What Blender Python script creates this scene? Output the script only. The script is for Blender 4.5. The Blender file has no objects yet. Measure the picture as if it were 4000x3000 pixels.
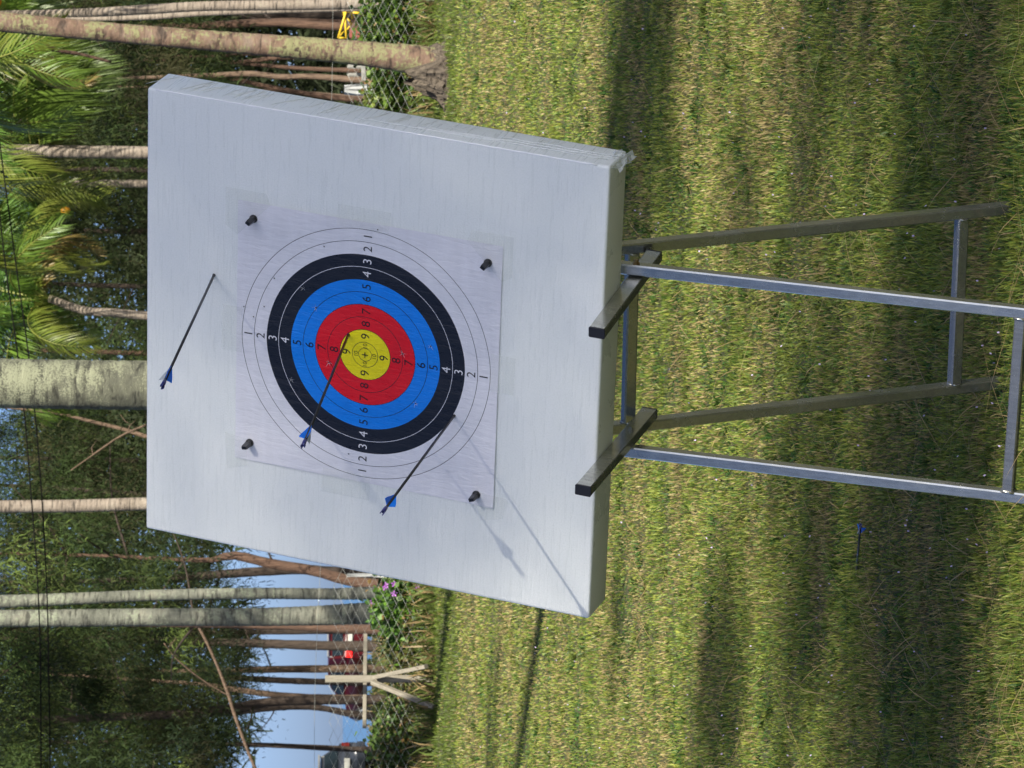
import bpy, math, random
import numpy as np
from mathutils import Vector, Matrix

random.seed(7)
rng = np.random.default_rng(11)
R_ = math.radians
scene = bpy.context.scene
COL = scene.collection

# ------------------------------------------------------------------ camera
CAM_H = 1.54
PITCH = math.atan((2000 - 1338) / 18000.0)
FOC = 18000.0                      # focal length in photograph pixels (4000 px wide)
RIGHT = Vector((1, 0, 0))
FWD = Vector((0, math.cos(PITCH), -math.sin(PITCH)))
UP = Vector((0, math.sin(PITCH), math.cos(PITCH)))
CAM = Vector((0, 0, CAM_H))
cd = bpy.data.cameras.new('camera')
cam = bpy.data.objects.new('camera', cd)
COL.objects.link(cam)
cd.sensor_fit = 'HORIZONTAL'
cd.sensor_width = 36.0
cd.lens = 36.0 * FOC / 4000.0      # 162 mm, phone turned on its side
cd.clip_start = 0.1
cd.clip_end = 60000
cd.dof.use_dof = True
cd.dof.focus_distance = 10.3
cd.dof.aperture_fstop = 38
cam.matrix_world = Matrix(((-UP.x, RIGHT.x, -FWD.x, CAM.x), (-UP.y, RIGHT.y, -FWD.y, CAM.y),
                           (-UP.z, RIGHT.z, -FWD.z, CAM.z), (0, 0, 0, 1)))
scene.camera = cam

# ------------------------------------------------------------------ light
SUN = Vector((0.365, -0.715, 0.597)).normalized()
world = bpy.data.worlds.new('World')
scene.world = world
world.use_nodes = True
wn = world.node_tree
wn.nodes.clear()
sky = wn.nodes.new('ShaderNodeTexSky')
sky.sky_type = 'NISHITA'
sky.sun_disc = False
sky.sun_elevation = math.asin(SUN.z)
sky.sun_rotation = math.atan2(SUN.x, SUN.y)
sky.air_density = 0.3
sky.dust_density = 1.2
sky.ozone_density = 3.5
bg = wn.nodes.new('ShaderNodeBackground')
bg.inputs['Strength'].default_value = 0.094
wo = wn.nodes.new('ShaderNodeOutputWorld')
wn.links.new(sky.outputs[0], bg.inputs[0])
wn.links.new(bg.outputs[0], wo.inputs[0])
sl = bpy.data.lights.new('sun', 'SUN')
sl.energy = 5.0
sl.angle = R_(0.53)
sl.color = (1.0, 0.93, 0.80)
so = bpy.data.objects.new('sun', sl)
so.rotation_euler = SUN.to_track_quat('Z', 'Y').to_euler()
so.location = (5, -10, 20)
COL.objects.link(so)
scene.view_settings.view_transform = 'Standard'
scene.view_settings.look = 'None'
scene.view_settings.exposure = 1.05
scene.view_settings.gamma = 1.0
scene.view_settings.use_curve_mapping = False

# ------------------------------------------------------------------ helpers
def gz(x, y):
    """height of the ground"""
    t = np.clip((np.asarray(y, float) - 12.0) / 29.0, 0, 1)
    z = 0.74 * t ** 1.2
    far = np.clip((np.asarray(y, float) - 60.0) / 100.0, 0, 1)
    z = z - 0.25 * far - 3.2 * np.clip((np.asarray(y, float) - 165.0) / 25.0, 0, 1)
    return z

def at(x, y, Y):
    """photograph pixel (x, y) carried out to the distance Y"""
    d = FWD + RIGHT * ((1500 - y) / FOC) + UP * ((2000 - x) / FOC)
    return CAM + d * (Y / d.y)

def props(o, label=None, cat=None, group=None, kind=None):
    if label: o['label'] = label
    if cat: o['category'] = cat
    if group: o['group'] = group
    if kind: o['kind'] = kind
    return o

def thing(name, label, cat, loc=(0, 0, 0), group=None, mat=None):
    o = bpy.data.objects.new(name, None)
    o.empty_display_size = 0.1
    COL.objects.link(o)
    if mat is not None: o.matrix_world = mat
    else: o.location = loc
    return props(o, label, cat, group)

class MB:
    def __init__(self):
        self.v = []; self.f = []; self.m = []; self.s = []
    def add(self, vs, fs, mi=0, smooth=False):
        b = len(self.v)
        self.v += [tuple(v) for v in vs]
        for f in fs:
            self.f.append(tuple(i + b for i in f)); self.m.append(mi); self.s.append(smooth)
        return self
    def box(self, c, ax, ay, az, mi=0):
        c = Vector(c); ax = Vector(ax); ay = Vector(ay); az = Vector(az)
        vs = [c + ax * sx + ay * sy + az * sz for sx in (-1, 1) for sy in (-1, 1) for sz in (-1, 1)]
        return self.add(vs, [(0, 1, 3, 2), (4, 6, 7, 5), (0, 4, 5, 1), (2, 3, 7, 6), (0, 2, 6, 4), (1, 5, 7, 3)], mi)
    def bar(self, p, q, w, h, side, mi=0, ch=0.12):
        """rectangular tube from p to q with chamfered edges; side = direction of w"""
        p = Vector(p); q = Vector(q); d = (q - p).normalized()
        s = Vector(side); s = (s - d * s.dot(d)).normalized(); u = d.cross(s)
        c = min(w, h) * ch
        prof = [(w/2 - c, h/2), (-w/2 + c, h/2), (-w/2, h/2 - c), (-w/2, -h/2 + c),
                (-w/2 + c, -h/2), (w/2 - c, -h/2), (w/2, -h/2 + c), (w/2, h/2 - c)]
        vs = [p + s * a + u * b for a, b in prof] + [q + s * a + u * b for a, b in prof]
        n = 8
        fs = [(i, (i + 1) % n, n + (i + 1) % n, n + i) for i in range(n)] + [tuple(range(n))[::-1], tuple(range(n, 2 * n))]
        return self.add(vs, fs, mi)
    def tube(self, pts, rad, sides=8, mi=0, smooth=True, cap=True):
        pts = [Vector(p) for p in pts]
        if not hasattr(rad, '__len__'): rad = [rad] * len(pts)
        vs = []; fs = []
        prev = None
        for i, p in enumerate(pts):
            d = (pts[min(i + 1, len(pts) - 1)] - pts[max(i - 1, 0)]).normalized()
            if prev is None:
                a = Vector((1, 0, 0)) if abs(d.x) < 0.9 else Vector((0, 1, 0))
                s = (a - d * a.dot(d)).normalized()
            else:
                s = (prev - d * prev.dot(d)).normalized()
            prev = s; u = d.cross(s)
            for k in range(sides):
                t = 2 * math.pi * k / sides
                vs.append(p + (s * math.cos(t) + u * math.sin(t)) * rad[i])
        for i in range(len(pts) - 1):
            for k in range(sides):
                a = i * sides + k; b = i * sides + (k + 1) % sides
                fs.append((a, b, b + sides, a + sides))
        if cap:
            fs.append(tuple(range(sides))[::-1])
            fs.append(tuple(range((len(pts) - 1) * sides, len(pts) * sides)))
        return self.add(vs, fs, mi, smooth)
    def build(self, name, mats, parent=None, off=(0, 0, 0), tint=None):
        me = bpy.data.meshes.new(name)
        o = Vector(off)
        me.from_pydata([(v[0] - o.x, v[1] - o.y, v[2] - o.z) for v in self.v], [], self.f)
        if not isinstance(mats, (list, tuple)): mats = [mats]
        for m in mats: me.materials.append(m)
        me.polygons.foreach_set('material_index', self.m)
        me.polygons.foreach_set('use_smooth', self.s)
        if tint is not None: set_tint(me, tint)
        me.update()
        ob = bpy.data.objects.new(name, me)
        COL.objects.link(ob)
        if parent is not None: ob.parent = parent
        return ob

def set_tint(me, tint):
    a = me.color_attributes.new('tint', 'FLOAT_COLOR', 'POINT')
    arr = np.ones((len(me.vertices), 4), np.float32)
    arr[:, :3] = tint
    a.data.foreach_set('color', arr.ravel())

def np_mesh(name, verts, faces, mat, tint=None, smooth=False):
    """fast mesh from numpy: verts (n,3), faces (m,k)"""
    me = bpy.data.meshes.new(name)
    n = len(verts); m, k = faces.shape
    me.vertices.add(n); me.vertices.foreach_set('co', np.asarray(verts, np.float32).ravel())
    me.loops.add(m * k); me.loops.foreach_set('vertex_index', faces.astype(np.int32).ravel())
    me.polygons.add(m)
    me.polygons.foreach_set('loop_start', np.arange(0, m * k, k, dtype=np.int32))
    me.polygons.foreach_set('loop_total', np.full(m, k, np.int32))
    if smooth: me.polygons.foreach_set('use_smooth', np.ones(m, bool))
    me.materials.append(mat)
    if tint is not None: set_tint(me, tint)
    me.update(calc_edges=True)
    return me

def link(name, me, parent=None, loc=None):
    o = bpy.data.objects.new(name, me); COL.objects.link(o)
    if parent is not None: o.parent = parent
    if loc is not None: o.location = loc
    return o

def smooth_path(pts, n=8):
    """cubic Hermite through the points, tangents weighted by segment length"""
    P = [Vector(p) for p in pts]; m = len(P)
    T = []
    for i in range(m):
        a = P[max(i - 1, 0)]; b = P[min(i + 1, m - 1)]
        l = (P[i] - a).length + (b - P[i]).length
        T.append((b - a) / max(l, 1e-6))
    out = []
    for i in range(m - 1):
        L = (P[i + 1] - P[i]).length
        for k in range(n):
            t = k / n; t2 = t * t; t3 = t2 * t
            out.append(P[i] * (2 * t3 - 3 * t2 + 1) + T[i] * (L * (t3 - 2 * t2 + t)) + P[i + 1] * (3 * t2 - 2 * t3) + T[i + 1] * (L * (t3 - t2)))
    out.append(P[-1])
    return out

# ------------------------------------------------------------------ materials
def new_mat(name, base=(.5, .5, .5), rough=.6, metal=0.0, spec=0.5):
    m = bpy.data.materials.new(name); m.use_nodes = True
    b = m.node_tree.nodes['Principled BSDF']
    b.inputs['Base Color'].default_value = (*base, 1)
    b.inputs['Roughness'].default_value = rough
    b.inputs['Metallic'].default_value = metal
    b.inputs['Specular IOR Level'].default_value = spec
    return m, m.node_tree, b

def N(nt, typ, **kw):
    n = nt.nodes.new(typ)
    for k, v in kw.items():
        if k in n.inputs: n.inputs[k].default_value = v
        else: setattr(n, k, v)
    return n

def coords(nt, scale=(1, 1, 1), rot=(0, 0, 0), out='Object'):
    tc = N(nt, 'ShaderNodeTexCoord'); mp = N(nt, 'ShaderNodeMapping')
    mp.inputs['Scale'].default_value = scale; mp.inputs['Rotation'].default_value = rot
    nt.links.new(tc.outputs[out], mp.inputs['Vector'])
    return mp.outputs[0]

def noise(nt, vec, scale, detail=4, rough=.55, dist=0.0):
    n = N(nt, 'ShaderNodeTexNoise'); n.inputs['Scale'].default_value = scale
    n.inputs['Detail'].default_value = detail; n.inputs['Roughness'].default_value = rough
    n.inputs['Distortion'].default_value = dist
    nt.links.new(vec, n.inputs['Vector'])
    return n.outputs[0]

def ramp(nt, fac, stops, interp='LINEAR'):
    r = N(nt, 'ShaderNodeValToRGB'); cr = r.color_ramp; cr.interpolation = interp
    while len(cr.elements) < len(stops): cr.elements.new(0.5)
    for e, (p, c) in zip(cr.elements, stops):
        e.position = p; e.color = (*c, 1) if len(c) == 3 else c
    nt.links.new(fac, r.inputs[0])
    return r.outputs[0]

def g3(v): return (v, v, v)

def mix(nt, fac, a, b, mode='MIX'):
    n = N(nt, 'ShaderNodeMix', data_type='RGBA', blend_type=mode)
    for s, v in ((0, fac), (6, a), (7, b)):
        if hasattr(v, 'is_output') or hasattr(v, 'links'): nt.links.new(v, n.inputs[s])
        else: n.inputs[s].default_value = v if s == 0 else (*v, 1)
    return n.outputs[2]

def math_(nt, op, a, b=0.5):
    n = N(nt, 'ShaderNodeMath', operation=op)
    for i, v in enumerate((a, b)):
        if hasattr(v, 'links'): nt.links.new(v, n.inputs[i])
        else: n.inputs[i].default_value = v
    return n.outputs[0]

def bump(nt, b, h, strength=.3, dist=.01):
    n = N(nt, 'ShaderNodeBump'); n.inputs['Strength'].default_value = strength
    n.inputs['Distance'].default_value = dist
    nt.links.new(h, n.inputs['Height']); nt.links.new(n.outputs[0], b.inputs['Normal'])

def mat_foam():
    m, nt, b = new_mat('wrapped_foam', (.78, .83, .80), .38)
    v = coords(nt, (4, 60, 4)); s1 = noise(nt, v, 2.2, 5, .6, .4)           # film streaks running round the block
    v2 = coords(nt, (1, 1, 1)); s2 = noise(nt, v2, 260, 3, .6)
    s3 = noise(nt, coords(nt, (1.2, 5, 1)), 3.0, 3, .5)
    c = ramp(nt, s3, [(.3, (.80, .84, .81)), (.7, (.86, .89, .865))])
    c = mix(nt, .35, c, ramp(nt, s1, [(.3, (.82, .86, .84)), (.5, (.87, .90, .88)), (.72, (.91, .93, .92))]))
    c2 = mix(nt, .5, c, ramp(nt, s2, [(.35, (.80, .84, .815)), (.62, (.91, .935, .92))]), 'MIX')
    nt.links.new(c2, b.inputs['Base Color'])
    nt.links.new(ramp(nt, s1, [(.3, g3(.16)), (.7, g3(.52))]), b.inputs['Roughness'])
    h = math_(nt, 'ADD', math_(nt, 'MULTIPLY', s1, .8), math_(nt, 'MULTIPLY', s2, .5))
    bump(nt, b, h, .42, .004)
    b.inputs['Coat Weight'].default_value = .25; b.inputs['Coat Roughness'].default_value = .18
    b.inputs['Subsurface Weight'].default_value = .15
    b.inputs['Subsurface Radius'].default_value = (.03, .03, .03)
    b.inputs['Subsurface Scale'].default_value = .5
    return m

def mat_paper():
    m, nt, b = new_mat('printed_paper', (.8, .8, .85), .34)
    tc = N(nt, 'ShaderNodeTexCoord'); sx = N(nt, 'ShaderNodeSeparateXYZ')
    nt.links.new(tc.outputs['Object'], sx.inputs[0])
    r = math_(nt, 'SQRT', math_(nt, 'ADD', math_(nt, 'MULTIPLY', sx.outputs[0], sx.outputs[0]),
                                math_(nt, 'MULTIPLY', sx.outputs[1], sx.outputs[1])))
    r = math_(nt, 'MULTIPLY', r, 1 / .32)
    W = (.83, .83, .88); K = (.012, .015, .024); B = (.006, .25, .92); RD = (.86, .008, .018); Y = (1.0, .86, .004); L = (.012, .012, .015)
    st = [(0, Y)]
    def line(rad, col, inner, w=.0009):
        st.append(((rad - w) / .32, col)); st.append(((rad + w) / .32, inner))
    line(.0150, L, Y); line(.030, L, Y); line(.060, L, RD); line(.090, L, RD); line(.120, L, B); line(.150, L, B)
    st.append((.180 / .32, K)); line(.210, (.75, .75, .8), K, .0010); st.append((.240 / .32, W))
    line(.270, L, W); line(.300, L, W)
    c = ramp(nt, r, st, 'CONSTANT')
    grime = noise(nt, coords(nt, (2, 9, 2), (0, 0, .05)), 4, 5, .6)
    c = mix(nt, 1.0, c, ramp(nt, grime, [(.3, g3(.93)), (.65, g3(1.0))]), 'MULTIPLY')
    nt.links.new(c, b.inputs['Base Color'])
    s = noise(nt, coords(nt, (6, 1.2, 1), (0, 0, -.10)), 14, 6, .65, .6)
    nt.links.new(ramp(nt, s, [(.35, g3(.22)), (.7, g3(.48))]), b.inputs['Roughness'])
    bump(nt, b, s, .55, .004)
    b.inputs['Coat Weight'].default_value = .15; b.inputs['Coat Roughness'].default_value = .3
    return m

def mat_steel():
    m, nt, b = new_mat('galvanised_steel', (.46, .46, .42), .34, .88)
    s = noise(nt, coords(nt, (30, 2.2, 30)), 6, 4, .6)
    s2 = noise(nt, coords(nt), 18, 4, .6)
    nt.links.new(ramp(nt, s, [(.3, (.40, .40, .37)), (.7, (.56, .56, .52))]), b.inputs['Base Color'])
    nt.links.new(ramp(nt, s2, [(.3, g3(.14)), (.75, g3(.34))]), b.inputs['Roughness'])
    bump(nt, b, s, .08, .002)
    return m

def mat_palm_bark(name, cols, lich, ring=34.0, lcol=(.42, .44, .26), seed=0.0, foot=0.0, fine=30):
    m, nt, b = new_mat(name, cols[0], .85)
    tc = N(nt, 'ShaderNodeTexCoord'); mp = N(nt, 'ShaderNodeMapping')
    mp.inputs['Location'].default_value = (seed, seed * 2, seed * 3)
    nt.links.new(tc.outputs['Object'], mp.inputs['Vector'])
    v = mp.outputs[0]
    n1 = noise(nt, v, 5, 6, .65)
    mp2 = N(nt, 'ShaderNodeMapping'); mp2.inputs['Scale'].default_value = (5, 5, ring); nt.links.new(v, mp2.inputs['Vector'])
    n2 = noise(nt, mp2.outputs[0], 1.0, 3, .6, .5)
    n3 = noise(nt, v, fine, 6, .75)
    n4 = noise(nt, v, 3.0, 3, .5)
    c = ramp(nt, n1, [(.25, cols[0]), (.5, cols[1]), (.72, cols[2])])
    c = mix(nt, 1.0, c, ramp(nt, n2, [(.34, g3(.30)), (.46, g3(.95)), (.8, g3(1.2))]), 'MULTIPLY')
    lf = math_(nt, 'MULTIPLY', n3, math_(nt, 'ADD', math_(nt, 'MULTIPLY', n4, .9), math_(nt, 'MULTIPLY', n2, .55)))
    if foot:
        sz = N(nt, 'ShaderNodeSeparateXYZ'); nt.links.new(tc.outputs['Object'], sz.inputs[0])
        fz = math_(nt, 'MULTIPLY', math_(nt, 'MAXIMUM', math_(nt, 'SUBTRACT', 1.5, sz.outputs[2]), 0.0), foot)
        lf = math_(nt, 'ADD', lf, math_(nt, 'MULTIPLY', fz, math_(nt, 'ADD', n4, .2)))
    c = mix(nt, ramp(nt, lf, [(lich, g3(0)), (lich + .05, g3(.85))]), c, lcol)
    nt.links.new(c, b.inputs['Base Color'])
    h = math_(nt, 'ADD', math_(nt, 'MULTIPLY', n2, .7), math_(nt, 'MULTIPLY', n3, .6))
    bump(nt, b, h, .8, .03)
    return m

def mat_bark(name, c0, c1):
    m, nt, b = new_mat(name, c0, .9)
    n = noise(nt, coords(nt, (8, 8, 1.5)), 3, 6, .65)
    nt.links.new(ramp(nt, n, [(.3, c0), (.7, c1)]), b.inputs['Base Color'])
    bump(nt, b, n, .9, .05)
    return m

def mat_leaf(name, rough=.5, transl=.35, spec=.35):
    m = bpy.data.materials.new(name); m.use_nodes = True
    nt = m.node_tree; b = nt.nodes['Principled BSDF']
    at_ = N(nt, 'ShaderNodeAttribute', attribute_name='tint')
    nt.links.new(at_.outputs['Color'], b.inputs['Base Color'])
    b.inputs['Roughness'].default_value = rough; b.inputs['Specular IOR Level'].default_value = spec
    tr = N(nt, 'ShaderNodeBsdfTranslucent'); mx = N(nt, 'ShaderNodeMixShader')
    mx.inputs[0].default_value = transl
    nt.links.new(at_.outputs['Color'], tr.inputs[0])
    nt.links.new(b.outputs[0], mx.inputs[1]); nt.links.new(tr.outputs[0], mx.inputs[2])
    nt.links.new(mx.outputs[0], nt.nodes['Material Output'].inputs[0])
    return m

def mat_ground():
    m, nt, b = new_mat('soil_and_thatch', (.1, .1, .04), .95)
    n1 = noise(nt, coords(nt), 1.3, 5, .6); n2 = noise(nt, coords(nt), 40, 5, .7)
    c = ramp(nt, n1, [(.3, (.035, .055, .014)), (.55, (.07, .085, .024)), (.75, (.12, .105, .045))])
    c = mix(nt, ramp(nt, n2, [(.4, g3(0)), (.7, g3(.8))]), c, (.13, .10, .045))
    nt.links.new(c, b.inputs['Base Color']); bump(nt, b, n2, 1.0, .03)
    return m

def mat_wood(name, c0, c1):
    m, nt, b = new_mat(name, c0, .8)
    n = noise(nt, coords(nt, (14, 14, 2)), 3, 6, .65, .5)
    nt.links.new(ramp(nt, n, [(.3, c0), (.7, c1)]), b.inputs['Base Color'])
    bump(nt, b, n, .5, .01)
    return m

M = {}
M['foam'] = mat_foam(); M['paper'] = mat_paper(); M['steel'] = mat_steel()
M['ground'] = mat_ground()
M['ink_black'] = new_mat('black_ink', (.012, .012, .016), .4)[0]
M['ink_white'] = new_mat('white_ink', (.80, .80, .84), .4)[0]
M['cap'] = new_mat('black_plastic', (.018, .018, .022), .45)[0]
M['pin'] = new_mat('pin_plastic', (.012, .013, .016), .32)[0]
M['shaft'] = new_mat('arrow_shaft', (.020, .020, .024), .38)[0]
M['vane'] = new_mat('blue_vane', (.006, .30, .95), .4)[0]
M['vane_w'] = new_mat('white_vane', (.75, .77, .76), .4)[0]
M['nock'] = new_mat('navy_nock', (.018, .020, .14), .35)[0]
M['bolt'] = new_mat('brass_bolt', (.34, .24, .11), .4, .9)[0]
M['leaf'] = mat_leaf('leaf'); M['frond'] = mat_leaf('palm_frond', .42, .3, .4)
M['needle'] = mat_leaf('casuarina_needles', .7, .25, .2)
M['grass'] = mat_leaf('grass_blades', .5, .3, .3)
M['wire'] = new_mat('fence_wire', (.26, .27, .25), .5, .5)[0]
M['cable'] = new_mat('black_cable', (.006, .006, .006), .9, 0, .1)[0]
M['grey_wood'] = mat_wood('weathered_wood', (.15, .135, .10), (.26, .235, .185))
M['palm_pale'] = mat_palm_bark('pale_palm_bark', [(.15, .12, .09), (.235, .195, .155), (.30, .26, .21)], .50, 40, (.25, .255, .17))
M['palm_orange'] = mat_palm_bark('orange_palm_bark', [(.085, .055, .038), (.15, .095, .065), (.19, .145, .11)], .37, 16, (.20, .205, .095), 2.0, .10)
M['palm_lichen'] = mat_palm_bark('lichen_palm_bark', [(.050, .052, .04), (.105, .108, .076), (.145, .147, .105)], .37, 20, (.245, .26, .17), 5.0, 0.0, 70)
M['palm_grey'] = mat_palm_bark('grey_palm_bark', [(.075, .08, .062), (.14, .145, .115), (.20, .195, .15)], .40, 24, (.21, .235, .165), 8.0)
M['roots'] = mat_bark('fibrous_roots', (.018, .012, .009), (.16, .13, .095))
M['bark_red'] = mat_bark('red_brown_bark', (.055, .030, .020), (.135, .078, .05))
M['bark_dark'] = mat_bark('dark_bark', (.028, .020, .016), (.07, .05, .036))
M['bark_pale'] = mat_bark('pale_brown_bark', (.09, .058, .038), (.19, .13, .088))
M['sea'] = new_mat('sea_water', (.03, .11, .19), .22)[0]
M['coconut_g'] = new_mat('green_coconut', (.16, .26, .04), .4)[0]
M['coconut_o'] = new_mat('orange_coconut', (.62, .28, .02), .4)[0]
M['yellow'] = new_mat('yellow_paint', (.70, .47, .03), .45)[0]
M['car_red'] = new_mat('shaded_red_car_paint', (.042, .003, .004), .35, 0, .3)[0]  # red darkened so the colour carries the shade over the car
M['car_dark'] = new_mat('dark_car_paint', (.03, .035, .045), .22)[0]
M['glass_dark'] = new_mat('dark_window', (.010, .016, .020), .08)[0]
M['silver'] = new_mat('silver_trim_and_glint', (.30, .31, .31), .4, .5)[0]
M['plate'] = new_mat('white_plate', (.42, .42, .38), .5)[0]
M['tyre'] = new_mat('tyre_rubber', (.015, .015, .016), .8)[0]
M['flower'] = new_mat('purple_petals', (.34, .10, .44), .6)[0]
M['lilac'] = new_mat('lilac_petals', (.62, .52, .72), .6)[0]
M['concrete'] = mat_wood('weathered_concrete', (.16, .16, .145), (.27, .265, .24))
M['crate_red'] = new_mat('faded_red_plastic', (.19, .045, .03), .6)[0]
M['white_plastic'] = new_mat('white_plastic_sheet', (.33, .34, .34), .5)[0]
def vane_mat(m, col):
    nt = m.node_tree; b = nt.nodes['Principled BSDF']
    tr = N(nt, 'ShaderNodeBsdfTranslucent'); tr.inputs[0].default_value = (*col, 1); mx = N(nt, 'ShaderNodeMixShader'); mx.inputs[0].default_value = .5
    nt.links.new(b.outputs[0], mx.inputs[1]); nt.links.new(tr.outputs[0], mx.inputs[2]); nt.links.new(mx.outputs[0], nt.nodes['Material Output'].inputs[0])
vane_mat(M['vane'], (.008, .30, .95)); vane_mat(M['vane_w'], (.8, .82, .8))
def lamp_mat():
    m, nt, b = new_mat('lit_brake_lamp', (.6, .01, .01), .3)
    b.inputs['Emission Color'].default_value = (1, .012, .008, 1); b.inputs['Emission Strength'].default_value = 1.3
    return m
M['lamp'] = lamp_mat()
M['lens'] = new_mat('unlit_lamp_lens', (.10, .01, .008), .25)[0]
def film_mat(name, col, rough, alpha, coat=0):
    m, nt, b = new_mat(name, col, rough)
    b.inputs['Alpha'].default_value = alpha; b.inputs['Coat Weight'].default_value = coat
    return m
M['tape'] = film_mat('clear_yellowed_tape', (.76, .80, .70), .28, .11)
M['film'] = film_mat('clear_stretch_film', (.72, .76, .74), .12, .42, .6)
M['edge_glint'] = new_mat('white_edge_highlight', (.95, .96, .96), .15)[0]  # bright white painted in for the highlight on the wrapped edge
M['torn'] = new_mat('torn_paper', (.72, .72, .74), .8)[0]

# ================================================================== SETTING
def build_ground():
    ys = np.concatenate([np.arange(-60, 4, 4.0), np.arange(4, 60, .5), np.arange(60, 200, 5.0), [200, 230]])
    xs = np.concatenate([np.arange(-140, -10, 10.0), np.arange(-10, 10, .5), np.arange(10, 141, 10.0)])
    X, Y = np.meshgrid(xs, ys)
    Z = gz(X, Y)
    ny, nx = X.shape
    idx = np.arange(ny * nx).reshape(ny, nx)
    f = np.stack([idx[:-1, :-1], idx[:-1, 1:], idx[1:, 1:], idx[1:, :-1]], -1).reshape(-1, 4)
    me = np_mesh('ground', np.stack([X, Y, Z], -1).reshape(-1, 3), f, M['ground'], smooth=True)
    props(link('ground', me), kind='structure')
    sea = MB().add([(-9000, 172, -1.6), (9000, 172, -1.6), (9000, 40000, -1.6), (-9000, 40000, -1.6)], [(0, 1, 2, 3)])
    props(sea.build('sea', M['sea']), kind='structure')
build_ground()

def value_noise(x, y, cell, seed):
    r = np.random.default_rng(seed); g = r.random((256, 256))
    gx = x / cell; gy = y / cell
    ix = np.floor(gx).astype(int); iy = np.floor(gy).astype(int)
    fx = gx - ix; fy = gy - iy; fx = fx * fx * (3 - 2 * fx); fy = fy * fy * (3 - 2 * fy)
    a = g[ix % 256, iy % 256]; b = g[(ix + 1) % 256, iy % 256]; c = g[ix % 256, (iy + 1) % 256]; d = g[(ix + 1) % 256, (iy + 1) % 256]
    return (a * (1 - fx) + b * fx) * (1 - fy) + (c * (1 - fx) + d * fx) * fy

def blades(px, py, pz, length, width, lean, az, col0, bend=.35):
    """curved grass blades: 5 verts, 2 faces (quad + degenerate-free tri as quad) -> returns verts, tri faces, tint"""
    n = len(px)
    dx = np.cos(az); dy = np.sin(az)
    sx = -dy; sy = dx
    twist = rng.uniform(-.9, .9, n)
    wx = sx * np.cos(twist) + dx * np.sin(twist); wy = sy * np.cos(twist) + dy * np.sin(twist)
    P = np.stack([px, py, pz], -1)
    side = np.stack([wx, wy, np.zeros(n)], -1)
    d1 = np.stack([dx * np.sin(lean), dy * np.sin(lean), np.cos(lean)], -1)
    l2 = np.minimum(lean + bend, 1.75)
    d2 = np.stack([dx * np.sin(l2), dy * np.sin(l2), np.cos(l2)], -1)
    mid = P + d1 * (length * .55)[:, None]
    tip = mid + d2 * (length * .45)[:, None]
    w = (width / 2)[:, None]
    V = np.stack([P - side * w * .8, P + side * w * .8, mid - side * w, mid + side * w, tip], 1)
    b = (np.arange(n) * 5)[:, None]
    F = np.concatenate([b + [0, 1, 3], b + [0, 3, 2], b + [2, 3, 4]], 0)
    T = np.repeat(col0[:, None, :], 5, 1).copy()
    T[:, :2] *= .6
    return V.reshape(-1, 3), F, T.reshape(-1, 3)

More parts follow.
